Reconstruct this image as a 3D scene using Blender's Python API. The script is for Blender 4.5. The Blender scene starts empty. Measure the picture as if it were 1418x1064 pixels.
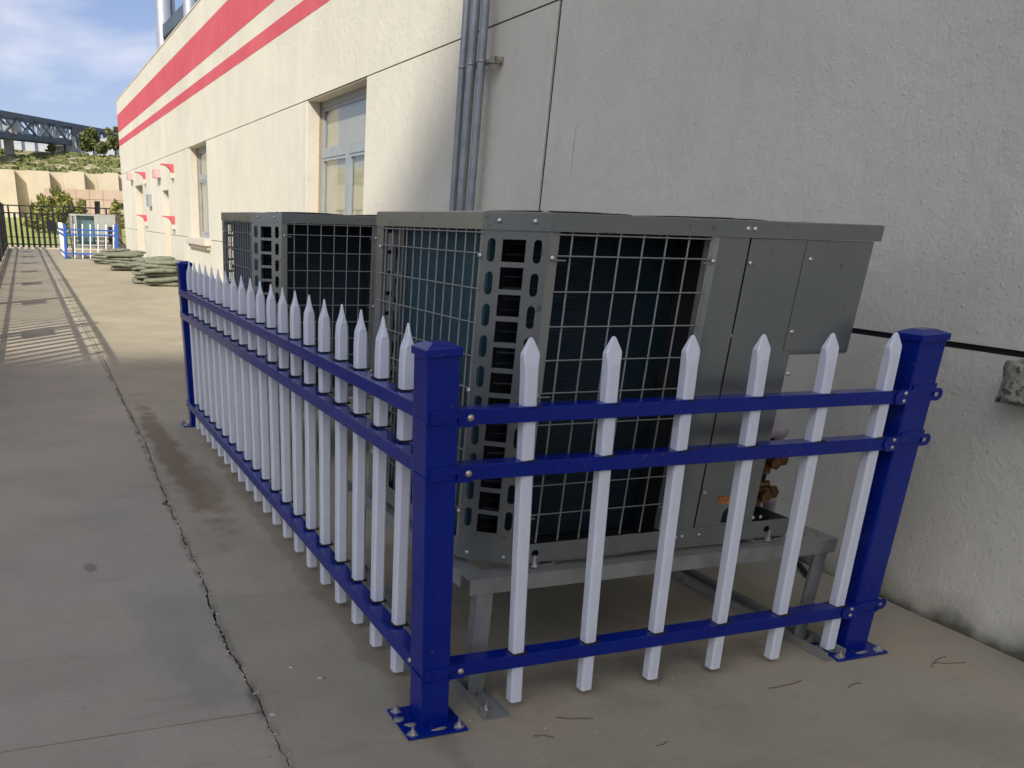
import bpy, bmesh, math, random
from mathutils import Vector, Matrix, noise
import numpy as np
random.seed(7)
PI = math.pi
S = bpy.context.scene
C = bpy.data.collections.new("scene"); S.collection.children.link(C)

# ------------------------------------------------------------------ camera
# world: X = across towards the wall, Y = along the wall into the distance, Z = up (metres)
VU = np.array([32., 296.]); VV = np.array([4010., 421.]); VZ = np.array([400., 3560.])   # vanishing points in the 1418 x 1064 photo
PP = np.linalg.solve(np.array([VV-VU, VZ-VV]), [(VV-VU) @ VZ, (VZ-VV) @ VU])
F = math.sqrt(-(VU-PP) @ (VV-PP))
def _cv(p):
    v = np.array([p[0]-PP[0], p[1]-PP[1], F]); return v/np.linalg.norm(v)
AX = np.array([_cv(VV), _cv(VU), -_cv(VZ)])          # rows: world X, Y, Z in (right, down, forward)
EYE = 1.5
right, up, back = AX[:, 0], -AX[:, 1], -AX[:, 2]
cd = bpy.data.cameras.new("camera"); cam = bpy.data.objects.new("camera", cd); C.objects.link(cam)
cam.matrix_world = Matrix([[right[i], up[i], back[i], (0, 0, EYE)[i]] for i in range(3)] + [[0, 0, 0, 1]])
cd.sensor_width = 36; cd.lens = F/1418*36
cd.shift_x = (709-PP[0])/1418; cd.shift_y = (PP[1]-532)/1418
cd.clip_start = 0.05; cd.clip_end = 3000
S.camera = cam
def P(px, py, Y):                                     # photo pixel -> (X, Z) on the plane y = Y
    d = AX @ np.array([px-PP[0], py-PP[1], F]); t = Y/d[1]
    return d[0]*t, EYE+d[2]*t

# ------------------------------------------------------------------ sun, sky, exposure
LIGHT = Vector((1.0, 1.15, -1.1)).normalized()
SUN_EL = math.asin(-LIGHT.z); SUN_AZ = math.atan2(-LIGHT.x, -LIGHT.y)
sd = bpy.data.lights.new("sun", 'SUN'); sd.energy = 3.2; sd.angle = math.radians(0.6); sd.color = (1.0, 0.94, 0.84)
sun = bpy.data.objects.new("sun", sd); C.objects.link(sun)
sun.rotation_euler = LIGHT.to_track_quat('-Z', 'Y').to_euler()
S.view_settings.view_transform = 'Standard'; S.view_settings.look = 'None'
S.view_settings.exposure = 0.45; S.view_settings.gamma = 1; S.view_settings.use_curve_mapping = False
W = bpy.data.worlds.new("World"); S.world = W; W.use_nodes = True
nt = W.node_tree; nt.nodes.clear()
def N(nt, t, **k):
    n = nt.nodes.new(t)
    for a, b in k.items():
        if a == 'ins':
            for i, v in b.items(): n.inputs[i].default_value = v
        else: setattr(n, a, b)
    return n
L = lambda nt, a, b: nt.links.new(a, b)
sky = N(nt, 'ShaderNodeTexSky', sky_type='NISHITA', sun_disc=False, sun_elevation=SUN_EL, sun_rotation=SUN_AZ,
        altitude=900, air_density=0.5, dust_density=5.0, ozone_density=4.0)
tc = N(nt, 'ShaderNodeTexCoord'); mp = N(nt, 'ShaderNodeMapping'); mp.inputs['Scale'].default_value = (1.0, 1.0, 2.4)
mp.inputs['Location'].default_value = (0.55, 0.15, 0.32)
L(nt, tc.outputs['Generated'], mp.inputs['Vector'])
cn = N(nt, 'ShaderNodeTexNoise', ins={'Scale': 2.6, 'Detail': 7, 'Roughness': 0.52, 'Distortion': 0.25}); L(nt, mp.outputs[0], cn.inputs['Vector'])
cr = N(nt, 'ShaderNodeValToRGB'); cr.color_ramp.elements[0].position = 0.56; cr.color_ramp.elements[1].position = 0.74
cr.color_ramp.elements[0].color = (0, 0, 0, 1); cr.color_ramp.elements[1].color = (.85, .85, .85, 1)
L(nt, cn.outputs['Fac'], cr.inputs[0])
cm = N(nt, 'ShaderNodeMixRGB'); cm.inputs[2].default_value = (7.4, 6.8, 6.6, 1)
L(nt, cr.outputs[0], cm.inputs[0]); L(nt, sky.outputs[0], cm.inputs[1])
sp = N(nt, 'ShaderNodeSeparateXYZ'); L(nt, tc.outputs['Generated'], sp.inputs[0])
hz = N(nt, 'ShaderNodeMapRange', ins={1: .36, 2: 0.0, 3: 0.0, 4: .50}, interpolation_type='SMOOTHSTEP'); L(nt, sp.outputs[2], hz.inputs[0])
hm = N(nt, 'ShaderNodeMixRGB'); hm.inputs[2].default_value = (3.6, 3.8, 4.3, 1); L(nt, hz.outputs[0], hm.inputs[0]); L(nt, cm.outputs[0], hm.inputs[1])
bg = N(nt, 'ShaderNodeBackground', ins={'Strength': 0.14}); L(nt, hm.outputs[0], bg.inputs[0])
wo = N(nt, 'ShaderNodeOutputWorld'); L(nt, bg.outputs[0], wo.inputs[0])

# ------------------------------------------------------------------ materials
def material(name, c1, c2=None, rough=0.7, metal=0.0, scale=3.0, detail=6, lo=0.35, hi=0.65, bump=0.0, bscale=60.0, bdist=0.002,
             speck=None, speck_scale=90.0, speck_thr=0.72, world=True, spec=0.4, coord=None):
    m = bpy.data.materials.new(name); m.use_nodes = True; t = m.node_tree; b = t.nodes['Principled BSDF']
    b.inputs['Roughness'].default_value = rough; b.inputs['Metallic'].default_value = metal
    b.inputs['Specular IOR Level'].default_value = spec
    if world: v = N(t, 'ShaderNodeNewGeometry').outputs['Position']
    else: v = N(t, 'ShaderNodeTexCoord').outputs['Object']
    m['v'] = 1
    n = N(t, 'ShaderNodeTexNoise', ins={'Scale': scale, 'Detail': detail, 'Roughness': 0.6}); L(t, v, n.inputs['Vector'])
    r = N(t, 'ShaderNodeValToRGB'); r.color_ramp.elements[0].position = lo; r.color_ramp.elements[1].position = hi
    r.color_ramp.elements[0].color = (*c1, 1); r.color_ramp.elements[1].color = (*(c2 or c1), 1)
    L(t, n.outputs['Fac'], r.inputs[0]); out = r.outputs[0]
    if speck:
        s = N(t, 'ShaderNodeTexNoise', ins={'Scale': speck_scale, 'Detail': 2, 'Roughness': 0.5}); L(t, v, s.inputs['Vector'])
        q = N(t, 'ShaderNodeMapRange', ins={1: speck_thr-0.06, 2: speck_thr}); L(t, s.outputs['Fac'], q.inputs[0])
        x = N(t, 'ShaderNodeMixRGB'); x.inputs[2].default_value = (*speck, 1); L(t, q.outputs[0], x.inputs[0]); L(t, out, x.inputs[1]); out = x.outputs[0]
    L(t, out, b.inputs['Base Color'])
    if bump:
        bn = N(t, 'ShaderNodeTexNoise', ins={'Scale': bscale, 'Detail': 4, 'Roughness': 0.6}); L(t, v, bn.inputs['Vector'])
        bp = N(t, 'ShaderNodeBump', ins={'Strength': bump, 'Distance': bdist}); L(t, bn.outputs['Fac'], bp.inputs['Height']); L(t, bp.outputs[0], b.inputs['Normal'])
    m.diffuse_color = (*c1, 1)
    return m
def mixin(t, src, fac, col):
    x = N(t, 'ShaderNodeMixRGB'); x.inputs[2].default_value = (*col, 1); L(t, fac, x.inputs[0]); L(t, src, x.inputs[1]); return x.outputs[0]
def math_(t, op, a, b=None, clamp=False):
    n = N(t, 'ShaderNodeMath', operation=op, use_clamp=clamp)
    for i, v in enumerate((a, b)):
        if v is None: continue
        if isinstance(v, (int, float)): n.inputs[i].default_value = v
        else: L(t, v, n.inputs[i])
    return n.outputs[0]

def stucco(name, ca, cb, dirt):
    m = bpy.data.materials.new(name); m.use_nodes = True; t = m.node_tree; b = t.nodes['Principled BSDF']
    b.inputs['Roughness'].default_value = 0.92; b.inputs['Specular IOR Level'].default_value = 0.15
    g = N(t, 'ShaderNodeNewGeometry').outputs['Position']
    sep = N(t, 'ShaderNodeSeparateXYZ'); L(t, g, sep.inputs[0])
    n = N(t, 'ShaderNodeTexNoise', ins={'Scale': 0.7, 'Detail': 7, 'Roughness': 0.65, 'Distortion': .5}); L(t, g, n.inputs['Vector'])
    r = N(t, 'ShaderNodeValToRGB'); r.color_ramp.elements[0].position = 0.3; r.color_ramp.elements[1].position = 0.7
    r.color_ramp.elements[0].color = (*ca, 1); r.color_ramp.elements[1].color = (*cb, 1); L(t, n.outputs[0], r.inputs[0]); col = r.outputs[0]
    # roughcast nodules: a coarse and a fine set, plus little pits
    wob = N(t, 'ShaderNodeTexNoise', ins={'Scale': 30, 'Detail': 2}); L(t, g, wob.inputs['Vector'])
    add = N(t, 'ShaderNodeVectorMath', operation='MULTIPLY_ADD'); add.inputs[1].default_value = (.02, .02, .02); L(t, wob.outputs['Color'], add.inputs[0]); L(t, g, add.inputs[2])
    v1 = N(t, 'ShaderNodeTexVoronoi', ins={'Scale': 37}); L(t, add.outputs[0], v1.inputs['Vector'])
    sx = N(t, 'ShaderNodeSeparateXYZ'); L(t, v1.outputs['Color'], sx.inputs[0])
    gate = N(t, 'ShaderNodeMapRange', ins={1: .50, 2: .95}); L(t, sx.outputs[0], gate.inputs[0])
    dome = N(t, 'ShaderNodeMapRange', ins={1: .36, 2: .05}); L(t, v1.outputs['Distance'], dome.inputs[0])
    nod = math_(t, 'MULTIPLY', gate.outputs[0], dome.outputs[0])
    f1 = N(t, 'ShaderNodeTexNoise', ins={'Scale': 60, 'Detail': 6, 'Roughness': .68}); L(t, g, f1.inputs['Vector'])
    f2 = N(t, 'ShaderNodeTexNoise', ins={'Scale': 13, 'Detail': 3, 'Roughness': .5}); L(t, g, f2.inputs['Vector'])
    h = math_(t, 'ADD', math_(t, 'MULTIPLY', nod, .6), math_(t, 'ADD', math_(t, 'MULTIPLY', f1.outputs[0], .7), math_(t, 'MULTIPLY', f2.outputs[0], 1.3)))
    bp = N(t, 'ShaderNodeBump', ins={'Strength': .8, 'Distance': .0075}); L(t, h, bp.inputs['Height']); L(t, bp.outputs[0], b.inputs['Normal'])
    pit = N(t, 'ShaderNodeMapRange', ins={1: .36, 2: .28}); L(t, f1.outputs[0], pit.inputs[0])
    col = mixin(t, col, math_(t, 'MULTIPLY', pit.outputs[0], .45), (ca[0]*.45, ca[1]*.42, ca[2]*.4))
    # vertical run-off streaks
    mpp = N(t, 'ShaderNodeMapping'); mpp.inputs['Scale'].default_value = (1, 2.2, .12); L(t, g, mpp.inputs[0])
    st = N(t, 'ShaderNodeTexNoise', ins={'Scale': 2.2, 'Detail': 6, 'Roughness': .65}); L(t, mpp.outputs[0], st.inputs[0])
    sr = N(t, 'ShaderNodeMapRange', ins={1: .54, 2: .75}); L(t, st.outputs[0], sr.inputs[0])
    col = mixin(t, col, math_(t, 'MULTIPLY', sr.outputs[0], .13), (ca[0]*.6, ca[1]*.58, ca[2]*.55))
    if dirt:   # damp green-brown foot of the wall
        nz = N(t, 'ShaderNodeTexNoise', ins={'Scale': 4, 'Detail': 6}); L(t, g, nz.inputs[0])
        zz = math_(t, 'ADD', sep.outputs[2], math_(t, 'MULTIPLY', nz.outputs[0], -.26))
        dr = N(t, 'ShaderNodeMapRange', ins={1: .02, 2: -.13}); L(t, zz, dr.inputs[0])
        col = mixin(t, col, math_(t, 'MULTIPLY', dr.outputs[0], .6), (.19, .18, .10))
        dr2 = N(t, 'ShaderNodeMapRange', ins={1: -.07, 2: -.14}); L(t, zz, dr2.inputs[0])
        col = mixin(t, col, math_(t, 'MULTIPLY', dr2.outputs[0], .75), (.05, .05, .032))
    L(t, col, b.inputs['Base Color']); return m

def concrete(name, ca, cb, cc, joint_brown=False):
    m = bpy.data.materials.new(name); m.use_nodes = True; t = m.node_tree; b = t.nodes['Principled BSDF']
    b.inputs['Roughness'].default_value = 0.88; b.inputs['Specular IOR Level'].default_value = 0.2
    g = N(t, 'ShaderNodeNewGeometry').outputs['Position']
    n = N(t, 'ShaderNodeTexNoise', ins={'Scale': 0.8, 'Detail': 9, 'Roughness': 0.62, 'Distortion': .4}); L(t, g, n.inputs[0])
    r = N(t, 'ShaderNodeValToRGB'); e = r.color_ramp.elements; e[0].position = .3; e[0].color = (*ca, 1); e[1].position = .7; e[1].color = (*cb, 1)
    k = e.new(.5); k.color = (*cc, 1); L(t, n.outputs[0], r.inputs[0]); col = r.outputs[0]
    mp2 = N(t, 'ShaderNodeMapping'); mp2.inputs['Scale'].default_value = (1.0, 5, 1); mp2.inputs['Rotation'].default_value = (0, 0, .3); L(t, g, mp2.inputs[0])
    n2 = N(t, 'ShaderNodeTexNoise', ins={'Scale': 1.1, 'Detail': 8, 'Roughness': .7}); L(t, mp2.outputs[0], n2.inputs[0])
    r2 = N(t, 'ShaderNodeMapRange', ins={1: .56, 2: .74}); L(t, n2.outputs[0], r2.inputs[0])
    col = mixin(t, col, math_(t, 'MULTIPLY', r2.outputs[0], .45), (ca[0]*.62, ca[1]*.6, ca[2]*.55))
    n3 = N(t, 'ShaderNodeTexNoise', ins={'Scale': 24, 'Detail': 6, 'Roughness': .7}); L(t, g, n3.inputs[0])
    r3 = N(t, 'ShaderNodeMapRange', ins={1: .58, 2: .72}); L(t, n3.outputs[0], r3.inputs[0])
    col = mixin(t, col, math_(t, 'MULTIPLY', r3.outputs[0], .28), (ca[0]*.5, ca[1]*.5, ca[2]*.48))
    n4 = N(t, 'ShaderNodeTexNoise', ins={'Scale': 190, 'Detail': 3, 'Roughness': .6}); L(t, g, n4.inputs[0])
    r4 = N(t, 'ShaderNodeMapRange', ins={1: .63, 2: .70}); L(t, n4.outputs[0], r4.inputs[0])
    col = mixin(t, col, math_(t, 'MULTIPLY', r4.outputs[0], .35), (.09, .08, .065))
    r5 = N(t, 'ShaderNodeMapRange', ins={1: .33, 2: .27}); L(t, n4.outputs[0], r5.inputs[0])
    col = mixin(t, col, math_(t, 'MULTIPLY', r5.outputs[0], .35), (.5, .47, .4))
    n5 = N(t, 'ShaderNodeTexNoise', ins={'Scale': 5, 'Detail': 7, 'Roughness': .6}); L(t, g, n5.inputs[0])
    n6 = N(t, 'ShaderNodeTexNoise', ins={'Scale': 1.7, 'Detail': 5, 'Roughness': .55}); L(t, g, n6.inputs[0])
    r6 = N(t, 'ShaderNodeMapRange', ins={1: .50, 2: .70}); L(t, n6.outputs[0], r6.inputs[0])
    col = mixin(t, col, math_(t, 'MULTIPLY', r6.outputs[0], .5), (ca[0]*.86, ca[1]*.92, ca[2]*.90))
    r7 = N(t, 'ShaderNodeMapRange', ins={1: .46, 2: .30}); L(t, n6.outputs[0], r7.inputs[0])
    col = mixin(t, col, math_(t, 'MULTIPLY', r7.outputs[0], .45), (cb[0]*1.06, cb[1]*.96, cb[2]*.90))
    sep = N(t, 'ShaderNodeSeparateXYZ'); L(t, g, sep.inputs[0])
    def patch(cx, cy, rx, ry, colr, amt):
        nonlocal col
        dx = math_(t, 'DIVIDE', math_(t, 'SUBTRACT', sep.outputs[0], cx), rx); dy = math_(t, 'DIVIDE', math_(t, 'SUBTRACT', sep.outputs[1], cy), ry)
        d = math_(t, 'SQRT', math_(t, 'ADD', math_(t, 'MULTIPLY', dx, dx), math_(t, 'MULTIPLY', dy, dy)))
        d = math_(t, 'ADD', d, math_(t, 'MULTIPLY', math_(t, 'SUBTRACT', n5.outputs[0], .5), 1.9))
        q = N(t, 'ShaderNodeMapRange', ins={1: 1.0, 2: .55}); L(t, d, q.inputs[0])
        col = mixin(t, col, math_(t, 'MULTIPLY', q.outputs[0], amt), colr)
    if joint_brown:                       # washed-out silt beside the crack, darker patches farther right
        patch(.78, 6.0, .11, 2.0, (.20, .145, .08), .7); patch(.86, 5.1, .12, 1.0, (.24, .18, .11), .6)
        patch(1.9, 3.0, .9, 1.0, (.20, .17, .12), .35)  # darker area under the nearest unit
        patch(1.08, 3.6, .07, 2.6, (.22, .185, .13), .5)  # darker strip along the left fence line
    else:
        patch(.12, 3.86, .035, .07, (.18, .16, .12), .6); patch(.45, 3.1, .22, .5, (.29, .275, .23), .3); patch(.42, 2.7, .10, .3, (.30, .285, .24), .45)
    # dark grime and moss caught along the long crack
    xc = math_(t, 'ADD', math_(t, 'MULTIPLY', math_(t, 'MAXIMUM', math_(t, 'SUBTRACT', sep.outputs[1], 3.0), 0), .020), .572)
    xc = math_(t, 'MINIMUM', xc, .655)
    dc = math_(t, 'ABSOLUTE', math_(t, 'ADD', math_(t, 'SUBTRACT', sep.outputs[0], xc), math_(t, 'MULTIPLY', math_(t, 'SUBTRACT', n3.outputs[0], .5), .07)))
    qc = N(t, 'ShaderNodeMapRange', ins={1: .030, 2: .004}); L(t, dc, qc.inputs[0])
    gt = N(t, 'ShaderNodeMapRange', ins={1: .42, 2: .60}); L(t, n5.outputs[0], gt.inputs[0])
    col = mixin(t, col, math_(t, 'MULTIPLY', math_(t, 'MULTIPLY', qc.outputs[0], gt.outputs[0]), .75), (.11, .105, .075))
    L(t, col, b.inputs['Base Color'])
    hb = math_(t, 'ADD', n4.outputs[0], math_(t, 'MULTIPLY', n3.outputs[0], 1.5))
    bp = N(t, 'ShaderNodeBump', ins={'Strength': .5, 'Distance': .0025}); L(t, hb, bp.inputs['Height']); L(t, bp.outputs[0], b.inputs['Normal'])
    return m

M = {}
M['wall'] = stucco('roughcast_render', (.625, .60, .49), (.735, .70, .58), True)
M['red'] = stucco('red_masonry_paint', (.56, .10, .125), (.64, .135, .16), False)
M['reveal'] = stucco('window_reveal_render', (.58, .53, .43), (.65, .60, .50), False)
M['pinkbox'] = material('faded_pink_paint', (.62, .36, .33), (.68, .42, .38), rough=.8)
M['groove'] = material('groove_sealant', (.012, .012, .012), rough=.9)
M['slab'] = concrete('walkway_concrete', (.385, .34, .25), (.485, .43, .325), (.435, .385, .288))
M['apron'] = concrete('apron_concrete', (.35, .305, .215), (.45, .40, .29), (.40, .355, .255), True)
M['soil'] = material('soil', (.03, .026, .02), (.07, .06, .045), rough=1, scale=20, bump=.8, bscale=80, bdist=.01)
M['earth'] = material('dry_earth', (.20, .16, .10), (.32, .26, .17), rough=1, scale=.5)
M['grass'] = material('lawn', (.26, .33, .06), (.42, .42, .14), rough=1, scale=.5, detail=8, bump=.3, bscale=8, bdist=.03)
M['hill'] = material('hillside_scrub', (.17, .18, .06), (.42, .37, .21), rough=1, scale=.28, detail=9, lo=.38, hi=.66, speck=(.55, .47, .32), speck_scale=.8, speck_thr=.60)
M['blue'] = material('blue_enamel', (.0006, .011, .185), (.0015, .017, .22), rough=.2, scale=5, bump=.12, bscale=120, bdist=.0006, world=False, spec=.34, speck=(.035, .045, .13), speck_scale=46, speck_thr=.74)
M['white'] = material('white_enamel', (.66, .69, .74), (.72, .74, .77), rough=.38, scale=7, bump=.12, bscale=90, bdist=.0008, world=False, spec=.5, speck=(.5, .5, .48), speck_scale=55, speck_thr=.80)
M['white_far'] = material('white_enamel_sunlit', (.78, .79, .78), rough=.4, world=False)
M['blue_far'] = material('blue_enamel_sunlit', (.03, .10, .42), (.04, .12, .46), rough=.4, world=False)  # brighter copy of the blue enamel, sunlight put into the colour
M['body'] = material('grey_powder_coat', (.208, .222, .206), (.235, .245, .228), metal=.55, spec=.7, rough=.27, scale=2.5, bump=.15, bscale=260, bdist=.0006, world=False, speck=(.14, .135, .115), speck_scale=30, speck_thr=.74)
M['body_d'] = material('grey_powder_coat_inner', (.25, .255, .215), rough=.4, metal=.3, world=False)
M['wire'] = material('grey_coated_wire', (.27, .268, .24), rough=.45, metal=.2, world=False)
M['zinc'] = material('galvanised_steel', (.27, .275, .245), (.36, .36, .32), rough=.55, metal=.4, scale=9, lo=.35, hi=.65, bump=.15, bscale=60, bdist=.001, world=False, speck=(.22, .19, .14), speck_scale=26, speck_thr=.74)
M['screw'] = material('bright_screw', (.62, .61, .58), rough=.3, metal=.8, world=False)
M['brassy'] = material('passivated_bolt', (.50, .40, .26), (.60, .55, .45), rough=.35, metal=.7, scale=80, world=False)
M['brass'] = material('valve_brass', (.13, .065, .02), (.22, .115, .035), rough=.45, metal=.6, scale=40, world=False)
M['foam'] = material('pale_pipe_insulation', (.42, .36, .40), (.55, .48, .52), rough=.9, world=False)
M['rubber'] = material('black_rubber', (.012, .012, .012), rough=.8, world=False)
M['dark'] = material('dark_interior', (.012, .013, .014), rough=.8, world=False)
M['orange'] = material('orange_label', (.55, .19, .03), (.60, .24, .05), rough=.5, scale=90, world=False, speck=(.1, .05, .02), speck_scale=160, speck_thr=.6)
M['alu'] = material('grey_blue_window_frame', (.27, .31, .32), (.33, .36, .37), rough=.4, scale=4)
M['ochre'] = material('ochre_sealant_foam', (.30, .21, .11), (.38, .28, .17), rough=.9, scale=30)
M['curtain'] = material('beige_curtain', (.50, .45, .35), (.56, .50, .39), rough=.9, scale=2)
M['conduit'] = material('zinc_conduit', (.24, .26, .275), (.32, .335, .34), rough=.45, metal=.5, scale=9, bump=.15, bscale=40, bdist=.001)
M['steel'] = material('stainless_stack', (.55, .56, .57), (.66, .67, .68), rough=.35, metal=.75, scale=2)
M['black'] = material('black_railing_paint', (.012, .013, .015), (.02, .02, .022), rough=.45)
M['bag'] = material('olive_woven_bag', (.15, .16, .11), (.23, .235, .17), rough=.85, scale=14, bump=.5, bscale=160, bdist=.003, world=False)
M['mossy'] = material('mossy_old_concrete', (.30, .29, .21), (.44, .42, .33), rough=1, scale=20, detail=9, bump=1, bscale=45, bdist=.012, speck=(.13, .13, .07), speck_scale=38, speck_thr=.62)
M['cement'] = material('cement_blob', (.20, .19, .16), (.33, .31, .26), rough=.95, scale=60, bump=.8, bscale=120, bdist=.004, world=False)
M['twig'] = material('dry_twig', (.13, .10, .065), (.20, .155, .10), rough=.9, world=False)
M['pebble'] = material('pale_pebble', (.30, .27, .21), (.55, .52, .46), rough=.9, scale=40)
M['beigestone'] = material('far_beige_panel', (.52, .44, .31), (.60, .52, .38), rough=.9, scale=.5)
M['pink'] = material('far_pink_panel', (.50, .36, .27), (.55, .41, .32), rough=.85, scale=.4)
M['glassdark'] = material('far_dark_glass', (.06, .065, .07), rough=.2)
M['gallery'] = material('slate_blue_steel', (.075, .105, .14), (.11, .145, .19), rough=.6, scale=.6)
M['galleryin'] = material('pale_gallery_cladding', (.42, .45, .46), (.58, .60, .60), rough=.7, scale=.8)
M['pier'] = material('far_pier_concrete', (.32, .32, .29), (.42, .41, .36), rough=.9, scale=1)
M['barrier'] = material('pale_grey_cladding', (.46, .48, .49), (.52, .54, .55), rough=.7, scale=.3)
M['leaf'] = material('pine_needles', (.17, .19, .04), (.36, .35, .10), rough=.9, scale=2.2)
M['leaf2'] = material('scrub_leaves', (.09, .115, .035), (.22, .23, .08), rough=.9, scale=.9)
M['bark'] = material('bark', (.08, .06, .04), (.14, .11, .08), rough=1, scale=8)
M['block'] = material('distant_block_concrete', (.34, .32, .28), (.40, .37, .32), rough=.9, scale=.1)

def coil_material(name, c1, c2, axis):
    m = bpy.data.materials.new(name); m.use_nodes = True; t = m.node_tree; b = t.nodes['Principled BSDF']
    b.inputs['Roughness'].default_value = .45; b.inputs['Metallic'].default_value = .35
    v = N(t, 'ShaderNodeTexCoord').outputs['Object']
    w = N(t, 'ShaderNodeTexWave', bands_direction=axis, ins={'Scale': 55, 'Distortion': .15}); L(t, v, w.inputs[0])
    n = N(t, 'ShaderNodeTexNoise', ins={'Scale': 5, 'Detail': 5}); L(t, v, n.inputs[0])
    r = N(t, 'ShaderNodeMixRGB'); r.inputs[1].default_value = (*c1, 1); r.inputs[2].default_value = (*c2, 1)
    q = N(t, 'ShaderNodeMapRange', ins={1: .4, 2: .68}); L(t, n.outputs[0], q.inputs[0]); L(t, q.outputs[0], r.inputs[0])
    x = N(t, 'ShaderNodeMixRGB', blend_type='MULTIPLY'); x.inputs[0].default_value = .6; L(t, r.outputs[0], x.inputs[1]); L(t, w.outputs[0], x.inputs[2])
    L(t, x.outputs[0], b.inputs['Base Color'])
    bp = N(t, 'ShaderNodeBump', ins={'Strength': .6, 'Distance': .004}); L(t, w.outputs[1], bp.inputs['Height']); L(t, bp.outputs[0], b.inputs['Normal'])
    return m
M['coil'] = coil_material('blue_fin_coil', (.02, .085, .12), (.03, .12, .145), 'Y')
M['coil_f'] = coil_material('blue_fin_coil_shaded', (.015, .035, .05), (.02, .05, .06), 'Z')  # darker copy of the coil, the dim interior put into its colour
def glass_material():
    m = bpy.data.materials.new('window_glass'); m.use_nodes = True; t = m.node_tree; t.nodes.clear()
    o = N(t, 'ShaderNodeOutputMaterial'); tr = N(t, 'ShaderNodeBsdfTransparent', ins={0: (.93, .95, .94, 1)}); gl = N(t, 'ShaderNodeBsdfGlossy', ins={0: (.9, .9, .9, 1), 'Roughness': .03})
    lw = N(t, 'ShaderNodeLayerWeight', ins={'Blend': .5}); f = math_(t, 'ADD', math_(t, 'MULTIPLY', math_(t, 'POWER', lw.outputs['Facing'], 3.0), .45), .05)
    mx = N(t, 'ShaderNodeMixShader'); L(t, f, mx.inputs[0]); L(t, tr.outputs[0], mx.inputs[1]); L(t, gl.outputs[0], mx.inputs[2]); L(t, mx.outputs[0], o.inputs[0])
    return m
M['glass'] = glass_material()

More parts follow.
